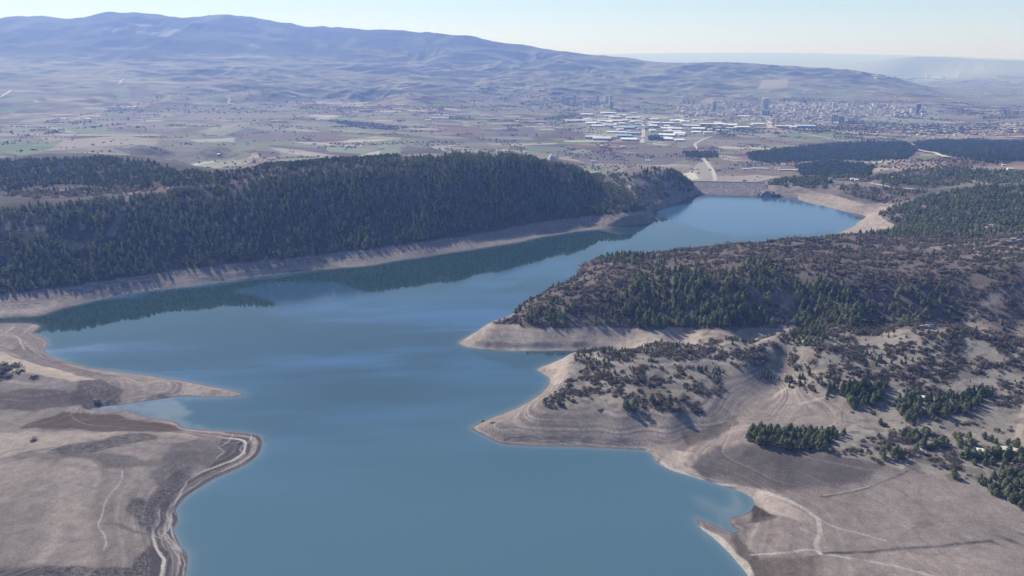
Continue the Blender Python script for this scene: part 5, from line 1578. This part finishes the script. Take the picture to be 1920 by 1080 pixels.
FARM = [(825, 222, 30, "grey", "white", None), (840, 228, 54, "blue", "grey", "very long blue grey shed of the farm left of the estate"), (803, 225, 11, "white", "white", "bright white shed at the left end of the farm cluster"), (849, 215, 18, "blue", "grey", None), (878, 214, 38, "green", "green", "long shed with pale green roof behind the farm cluster"), (914, 217, 22, "white", "white", None), (921, 223, 26, "green", "grey", "teal walled shed at the right of the farm cluster"), (860, 228, 10, "cream", "white", None),
        (949, 204, 16, "white", "white", None), (795, 200, 10, "cream", "white", None), (751, 197, 13, "white", "white", None), (847, 274, 10, "white", "white", "lone white shed on the pale slope behind the ridge"), (1014, 233, 10, "white", "white", None), (970, 227, 6, "white", "white", None), (312, 217, 14, "cream", "cream", "yellowish shed on the left plain"), (322, 219, 12, "dark", "white", None), (121, 223, 7, "white", "white", None), (146, 224, 4, "white", "white", None), (166, 224, 7, "cream", "white", None), (244, 201, 4, "white", "white", None), (253, 201, 4, "white", "white", None), (258, 221, 5, "blue", "blue", None), (266, 221, 4, "blue", "white", None),
        (622, 205, 5, "white", "white", None), (630, 205, 5, "white", "white", None), (578, 195, 16, "white", "white", "white shed below the red roofed farmhouse group"), (575, 189, 9, "pink", "red", "red roofed farmhouse on the left foothill edge"), (588, 190, 8, "pink", "red", "red roofed house right of the foothill farmhouse"), (1276, 182, 24, "white", "white", None), (1390, 177, 9, "white", "white", None), (1405, 178, 9, "white", "white", None), (1510, 171, 7, "white", "white", None), (1508, 175, 7, "white", "white", None), (1630, 173, 16, "cream", "white", None), (1778, 185, 10, "cream", "white", None), (1666, 218, 6, "white", "white", None),
        (1803, 163, 16, "white", "white", None), (1773, 164, 12, "white", "white", None), (1750, 163, 14, "cream", "white", None), (1725, 155, 20, "white", "white", None), (1755, 153, 24, "white", "white", None), (1890, 153, 40, "cream", "white", None), (1850, 152, 18, "white", "white", None), (1690, 148, 14, "white", "white", None), (1905, 235, 14, "cream", "white", None), (1890, 233, 4, "white", "white", None), (1180, 246, 4, "white", "white", None), (1167, 276, 7, "white", "white", None), (1128, 274, 3, "white", "white", None), (1215, 302, 9, "white", "white", None), (1570, 231, 3, "white", "white", None), (1112, 304, 9, "grey", "grey", None), (1283, 278, 9, "grey", "grey", None), (410, 290, 4, "white", "white", None), (570, 303, 7, "white", "white", None)]
for u, v, w, wc, rc, lb in FARM:
    shed(u, v, w, random.uniform(5, 8), random.uniform(14, 34), wc, rc, lb or {"blue": "small blue roofed farm shed", "grey": "grey roofed farm shed"}.get(rc, "white roofed farm shed") + " out on the plain", None if lb else G2)
for u, v, w, wc, rc, lb in [(1398, 318, 13, "white", "white", "short white shed at the left of the row behind the dam"), (1415, 317, 12, "white", "white", "white shed second from left behind the dam"), (1429, 317, 11, "white", "white", "white shed third from left behind the dam"), (1438, 317.5, 6, "grey", "white", "small white hut ending the row behind the dam"),
                            (1458, 317, 7, "cream", "cream", "tall cream house at the left of the long shed behind the dam"), (1478, 320, 34, "cream", "white", "long white shed behind the dam beside the pine plantation"), (1494, 320, 8, "white", "white", "low white annex at the right of the long dam shed"),
                            (1600, 337, 9, "white", "white", "small white house above the far right shore"), (1606, 339, 6, "cream", "white", "cream hut beside the small white shore house"), (1894, 318, 8, "white", "white", "white house among pines near the right edge"), (1882, 311, 5, "cream", "cream", "cream house above the white house at the right edge"), (1868, 303, 7, "grey", "white", "grey house on the hill at the upper right"),
                            (1286, 304, 7, "white", "white", "small white farmhouse left of the valley road"), (1674, 334, 4, "cream", "cream", "cream hut on the bare ridge at right"), (1694, 331, 4, "white", "white", "white hut on the bare ridge at right")]:
    shed(u, v, w, 6.0, 11, wc, rc, lb)
# greenhouse tunnels: the white strip left of the estate
for k, (u, v) in enumerate([(1013, 234), (1022, 236), (1031, 238), (1041, 239.5), (1051, 240.5), (1075, 246), (1084, 247)]):
    shed(u, v, 9, 4, 12, "white", "white", "white greenhouse tunnel in the strip left of the estate", "white greenhouse tunnels left of the estate")
# far second town
for k in range(34):
    u, v = random.uniform(1638, 1775), random.uniform(141, 150)
    shed(u, v, random.uniform(3, 9), 14, 60, random.choice(["white", "cream"]), "white", "white hall of the far second town in the haze", "white halls of the far second town")

G3 = "apartment blocks of the town"


def flat(u, v, wm, dm, h, floors, wc, rc, label, group=None):
    x, y, z = hit(u, v)
    building("apartment_block", label, "apartment block", group, x, y, z, wm, dm, h, random.uniform(-0.5, 0.5), flat_meshes(wc, rc, floors)[:None if not group else 2], ("wall", "roof") + ("window_strip",) * 7)


TOWERS = [(1433, 213, 52, 30, 125, 16, "white", "white", "tallest white tower block at the head of the boulevard"), (1436, 216, 60, 30, 40, 6, "grey", "grey", "dark grey block at the foot of the tallest tower"), (1720, 212, 32, 26, 75, 12, "dark", "grey", "dark tower at the right of the town"), (1727, 214, 26, 20, 36, 6, "white", "white", "white block right of the dark tower"), (1732, 214, 22, 18, 30, 6, "white", "white", "second white block right of the dark tower"),
          (1565, 229, 42, 28, 54, 8, "white", "cream", "left one of two white blocks at the front of the town"), (1577, 229, 38, 28, 44, 8, "white", "cream", "right one of two white blocks at the front of the town"), (1604, 222, 22, 18, 30, 6, "white", "white", "lone white block in the meadow before the town"), (1563, 203, 24, 20, 52, 8, "white", "white", "white high block behind the town"), (1338, 208, 24, 22, 85, 12, "grey", "grey", "slim grey tower left of the boulevard"),
          (1056, 196, 32, 20, 81, 12, "white", "white", "leftmost tower of the high rise group"), (1065, 196, 35, 20, 71, 12, "white", "white", "second tower of the high rise group"), (1078, 195, 27, 20, 81, 12, "white", "white", "third tower of the high rise group"), (1121, 194, 32, 20, 84, 12, "white", "white", "tower with pale crown right of the forked road"), (1138, 194, 27, 20, 76, 12, "white", "white", "first of two grey towers at the right of the high rise group"), (1145, 194, 27, 20, 78, 12, "white", "white", "last grey tower at the right of the high rise group"), (1146, 205, 32, 24, 68, 10, "cream", "cream", "cream tower standing before the high rise group"),
          (1098, 200, 30, 24, 60, 8, "white", "cream", "pale tower in the middle of the high rise group"), (1107, 197, 26, 22, 45, 8, "cream", "cream", "low cream tower beside the forked road")]
for t in TOWERS:
    flat(*t[:9])


TOWN = in_poly([(1270, 200), (1420, 194), (1428, 212), (1330, 218), (1275, 215)], 90) + in_poly([(1447, 198), (1560, 194), (1660, 198), (1740, 206), (1750, 216), (1660, 219), (1560, 222), (1490, 230), (1450, 226)], 170) + in_poly([(1000, 186), (1050, 184), (1160, 196), (1150, 204), (1010, 204)], 28)
for u, v in TOWN:
    fl = random.choice([4, 4, 5, 5, 6, 8])
    wc = random.choice(["white", "cream", "pink", "pink", "grey", "grey", "cream"])
    flat(u, v, random.uniform(16, 36), random.uniform(14, 22), fl * 3.1 * random.uniform(0.9, 1.2), fl, wc, random.choice(["red", "red", "grey", "cream", "white"]), "mid rise apartment block in the crowded town", G3)
G4 = "houses scattered around the town"
HOUSES = in_poly([(1590, 236), (1900, 234), (1930, 250), (1800, 256), (1640, 262), (1600, 252)], 75) + in_poly([(820, 186), (900, 160), (1040, 165), (1050, 195), (900, 204)], 85) + in_poly([(1450, 232), (1600, 224), (1600, 236), (1470, 240)], 30) + in_poly([(1500, 200), (1850, 150), (1900, 190), (1780, 205)], 45) + in_poly([(220, 192), (700, 196), (720, 212), (520, 216), (240, 206)], 45)
for u, v in HOUSES:
    x, y, z = hit(u, v)
    s_ = random.uniform(0.8, 1.3)
    building("house", "small detached house on the outskirts of the town", "house", G4, x, y, z, 14 * s_, 11 * s_, 7.5 * s_, random.uniform(-0.8, 0.8), shed_meshes(random.choice(["white", "cream", "pink", "cream"]), random.choice(["red", "red", "white", "cream"]), 1), ("wall", "roof", "door"))


# the rest of the crowded town, too many and too small to tell apart
def block_mass(name, label, spots, hs):
    V_, C_ = [], []
    wallc = [(0.5, 0.44, 0.38), (0.44, 0.34, 0.3), (0.56, 0.53, 0.5), (0.4, 0.4, 0.41), (0.5, 0.4, 0.33)]
    roofc = [(0.34, 0.19, 0.14), (0.34, 0.19, 0.14), (0.42, 0.4, 0.39), (0.3, 0.2, 0.17), (0.5, 0.46, 0.42)]
    for u, v in spots:
        x, y, z = hit(u, v)
        w, d, h, a = random.uniform(5, 13), random.uniform(5, 9), random.uniform(*hs), random.uniform(-0.6, 0.6)
        c, s_ = math.cos(a), math.sin(a)
        p = [(x + (i * c - j * s_), y + (i * s_ + j * c)) for i, j in ((-w, -d), (w, -d), (w, d), (-w, d))]
        q = [(px, py, z - 0.5) for px, py in p] + [(px, py, z + h) for px, py in p]
        for f, col in (((0, 1, 5, 4), random.choice(wallc)), ((1, 2, 6, 5), random.choice(wallc)), ((2, 3, 7, 6), wallc[0]), ((3, 0, 4, 7), wallc[1]), ((4, 5, 6, 7), random.choice(roofc))):
            V_ += [q[i] for i in f]
            C_ += [col + (1,)] * 4
    m, nt, b = new_mat("town_plaster")
    a = nt.nodes.new("ShaderNodeAttribute")
    a.attribute_name = "paint"
    nt.links.new(a.outputs["Color"], b.inputs["Base Color"])
    o = np_mesh(name, np.array(V_), np.arange(len(V_)).reshape(-1, 4), m, False, [("paint", 'FLOAT_COLOR', np.array(C_, np.float32))])
    tag(o, label, kind="stuff")


block_mass("town_houses", "dense mass of small red and grey roofed town houses", in_poly([(1270, 198), (1440, 192), (1560, 193), (1660, 197), (1745, 205), (1755, 217), (1600, 224), (1490, 231), (1320, 220), (1275, 216)], 700) + in_poly([(985, 184), (1060, 182), (1170, 195), (1260, 208), (1160, 208), (1000, 205)], 130), (5, 14))
block_mass("village_houses", "loose villages of small houses scattered over the far plain", in_poly([(840, 165), (960, 150), (1060, 160), (1100, 185), (900, 200)], 110) + in_poly([(1600, 225), (1920, 228), (1940, 252), (1700, 262)], 120) + in_poly([(1620, 140), (1920, 150), (1930, 185), (1700, 180)], 120) + in_poly([(150, 196), (700, 194), (760, 214), (300, 212)], 60), (4, 8))

# ------------------------------------------------------------------ mosque behind the ridge
def dome_mesh(name, r, z0, mat, k=1.0, n=16, m=7):
    v, f = [], []
    for j in range(m):
        a = j / m * math.pi / 2
        v += [(r * math.cos(a) * math.cos(2 * math.pi * i / n), r * math.cos(a) * math.sin(2 * math.pi * i / n), z0 + k * r * math.sin(a)) for i in range(n)]
    v.append((0, 0, z0 + k * r))
    for j in range(m - 1):
        f += [(j * n + i, j * n + (i + 1) % n, (j + 1) * n + (i + 1) % n, (j + 1) * n + i) for i in range(n)]
    f += [((m - 1) * n + i, (m - 1) * n + (i + 1) % n, m * n) for i in range(n)]
    me = bpy.data.meshes.new(name)
    me.from_pydata(v, [], f)
    me.materials.append(mat)
    return me


def mosque(u, v, s, label):
    x, y, z = hit(u, v)
    e = bpy.data.objects.new("mosque", None)
    e.location, e.scale, e.rotation_euler = (x, y, z - 0.5), (s, s, s), (0, 0, 0.4)
    COL.objects.link(e)
    tag(e, label, "mosque")
    tb = []
    for z0, z1, r0, r1 in ((0, 14, 2.0, 1.8), (14, 36, 1.5, 1.3), (36, 37.5, 2.1, 2.1), (37.5, 45, 1.1, 1.0), (45, 54, 1.15, 0.05)):
        tb.append(tube((19, 0, z0), (19, 0, z1), r0, r1, 10))
    mv, mf = merge_tubes(tb)
    mm_ = bpy.data.meshes.new("minaret")
    mm_.from_pydata([tuple(q) for q in mv], [], mf)
    mm_.materials.append(RM_["white"])
    for nm, me in (("wall", box_m("wall", -13, 13, -13, 13, 0, 11, WM["white"])), ("drum", box_m("drum", -10, 10, -10, 10, 11, 14, WM["cream"])), ("dome", dome_mesh("dome", 10, 14, RM_["white"])), ("minaret", mm_),
                   *[("window", quads_m("window", [(-11 + 5 * k, -9 + 5 * k, -13.1, -12.9, 3, 8)], m_glass)) for k in range(5)]):
        c = bpy.data.objects.new(nm, me)
        COL.objects.link(c)
        c.parent = e
    for q in (-1, 1):
        c = bpy.data.objects.new("half_dome", dome_mesh("half_dome", 6, 10.8, RM_["cream"]))
        c.location = (q * 11, -11, 0)
        COL.objects.link(c)
        c.parent = e


mosque(1034, 299, 1.0, "white domed mosque with slim minaret just behind the wooded ridge")
mosque(598, 213, 0.8, "small distant mosque with minaret on the left plain")

# ------------------------------------------------------------------ white-roofed sheds by the right edge
m_wood = simple_mat("brown_timber", (0.15, 0.11, 0.085), 0.8, 0.2, 1.0)


def pavilion(u, v, w, d, h, rc, label, rot):
    x, y, z = hit(u, v)
    e = bpy.data.objects.new("pavilion", None)
    e.location, e.rotation_euler = (x, y, z - 0.15), (0, 0, rot)
    COL.objects.link(e)
    tag(e, label, "pavilion")
    me = box_m("wall", -w / 2, w / 2, -d / 2, d / 2, 0, h * 0.78, WM["cream"])
    rm = bpy.data.meshes.new("roof")
    ov, zt_ = 0.6, h
    rm.from_pydata([(-w / 2 - ov, -d / 2 - ov, h * .78), (w / 2 + ov, -d / 2 - ov, h * .78), (w / 2 + ov, 0, zt_), (-w / 2 - ov, 0, zt_), (-w / 2 - ov, d / 2 + ov, h * .78), (w / 2 + ov, d / 2 + ov, h * .78),
                    (-w / 2 - ov, -d / 2 - ov, h * .78 - .15), (w / 2 + ov, -d / 2 - ov, h * .78 - .15), (w / 2 + ov, d / 2 + ov, h * .78 - .15), (-w / 2 - ov, d / 2 + ov, h * .78 - .15)], [],
                   [(0, 1, 2, 3), (3, 2, 5, 4), (6, 7, 1, 0), (8, 9, 4, 5), (7, 8, 5, 2, 1), (9, 6, 0, 3, 4), (9, 8, 7, 6)])
    rm.materials.append(RM_[rc])
    n = max(2, int(w / 3))
    ws = w / (n + 1)
    wn = [("window", quads_m("window", [(-w / 2 + ws * (k + .6), -w / 2 + ws * (k + .6) + 1.0, -d / 2 - .04, -d / 2 + .02, 1.0, 2.0)], m_glass)) for k in range(n)]
    dr = quads_m("door", [(w / 2 - 1.5, w / 2 - .6, -d / 2 - .05, -d / 2 + .02, 0, 2.05)], m_wood)
    for nm, q in [("wall", me), ("roof", rm), ("door", dr)] + wn:
        c = bpy.data.objects.new(nm, q)
        COL.objects.link(c)
        c.parent = e


pavilion(1889, 847, 19, 7, 4.4, "cream", "longest pale roofed shed among pines at the right edge", -0.35)
pavilion(1839, 849, 7, 6, 4.2, "white", "small white roofed hut second from left in the right edge row", -0.3)
pavilion(1855, 850, 6, 5.5, 4.0, "white", "small white roofed hut between two others in the right edge row", -0.3)
pavilion(1869, 852, 7, 5, 3.8, "white", "white roofed hut just in front of the longest pale shed", -0.3)
pavilion(1818, 853, 10, 5, 3.4, "cream", "low pale shed leftmost in the right edge row", -0.3)
pavilion(1720, 846, 6, 4, 2.8, "cream", "pale roofed shelter at the top of the bank track", -0.2)
pavilion(1728, 748, 9, 5, 4.0, "white", "white roofed hut hidden in the long grove", -0.2)
# ------------------------------------------------------------------ air: one even volume round everything, sky outside
zt = float(max(Z.max(), HC)) + 60
zb = -120.0
m_h = bpy.data.materials.new("air")
m_h.use_nodes = True
nt = m_h.node_tree
nt.nodes.remove(nt.nodes["Principled BSDF"])
pv = nt.nodes.new("ShaderNodeVolumePrincipled")
pv.inputs["Color"].default_value = (0.235, 0.39, 1.0, 1)
pv.inputs["Absorption Color"].default_value = (1, 1, 1, 1)
pv.inputs["Density"].default_value = 8.0e-5
pv.inputs["Anisotropy"].default_value = 0.15
nt.links.new(pv.outputs[0], nt.nodes["Material Output"].inputs["Volume"])
hx, hy = 66000.0, 66000.0
vv = [(sx * hx, sy, z) for z in (zb, zt) for sx, sy in ((-1, -3000.0), (1, -3000.0), (1, hy), (-1, hy))]
haze = mesh_obj("haze", vv, [(3, 2, 1, 0), (4, 5, 6, 7), (0, 1, 5, 4), (1, 2, 6, 5), (2, 3, 7, 6), (3, 0, 4, 7)], m_h)
tag(haze, "pale blue haze lying over the plain and the far ridge", kind="stuff")
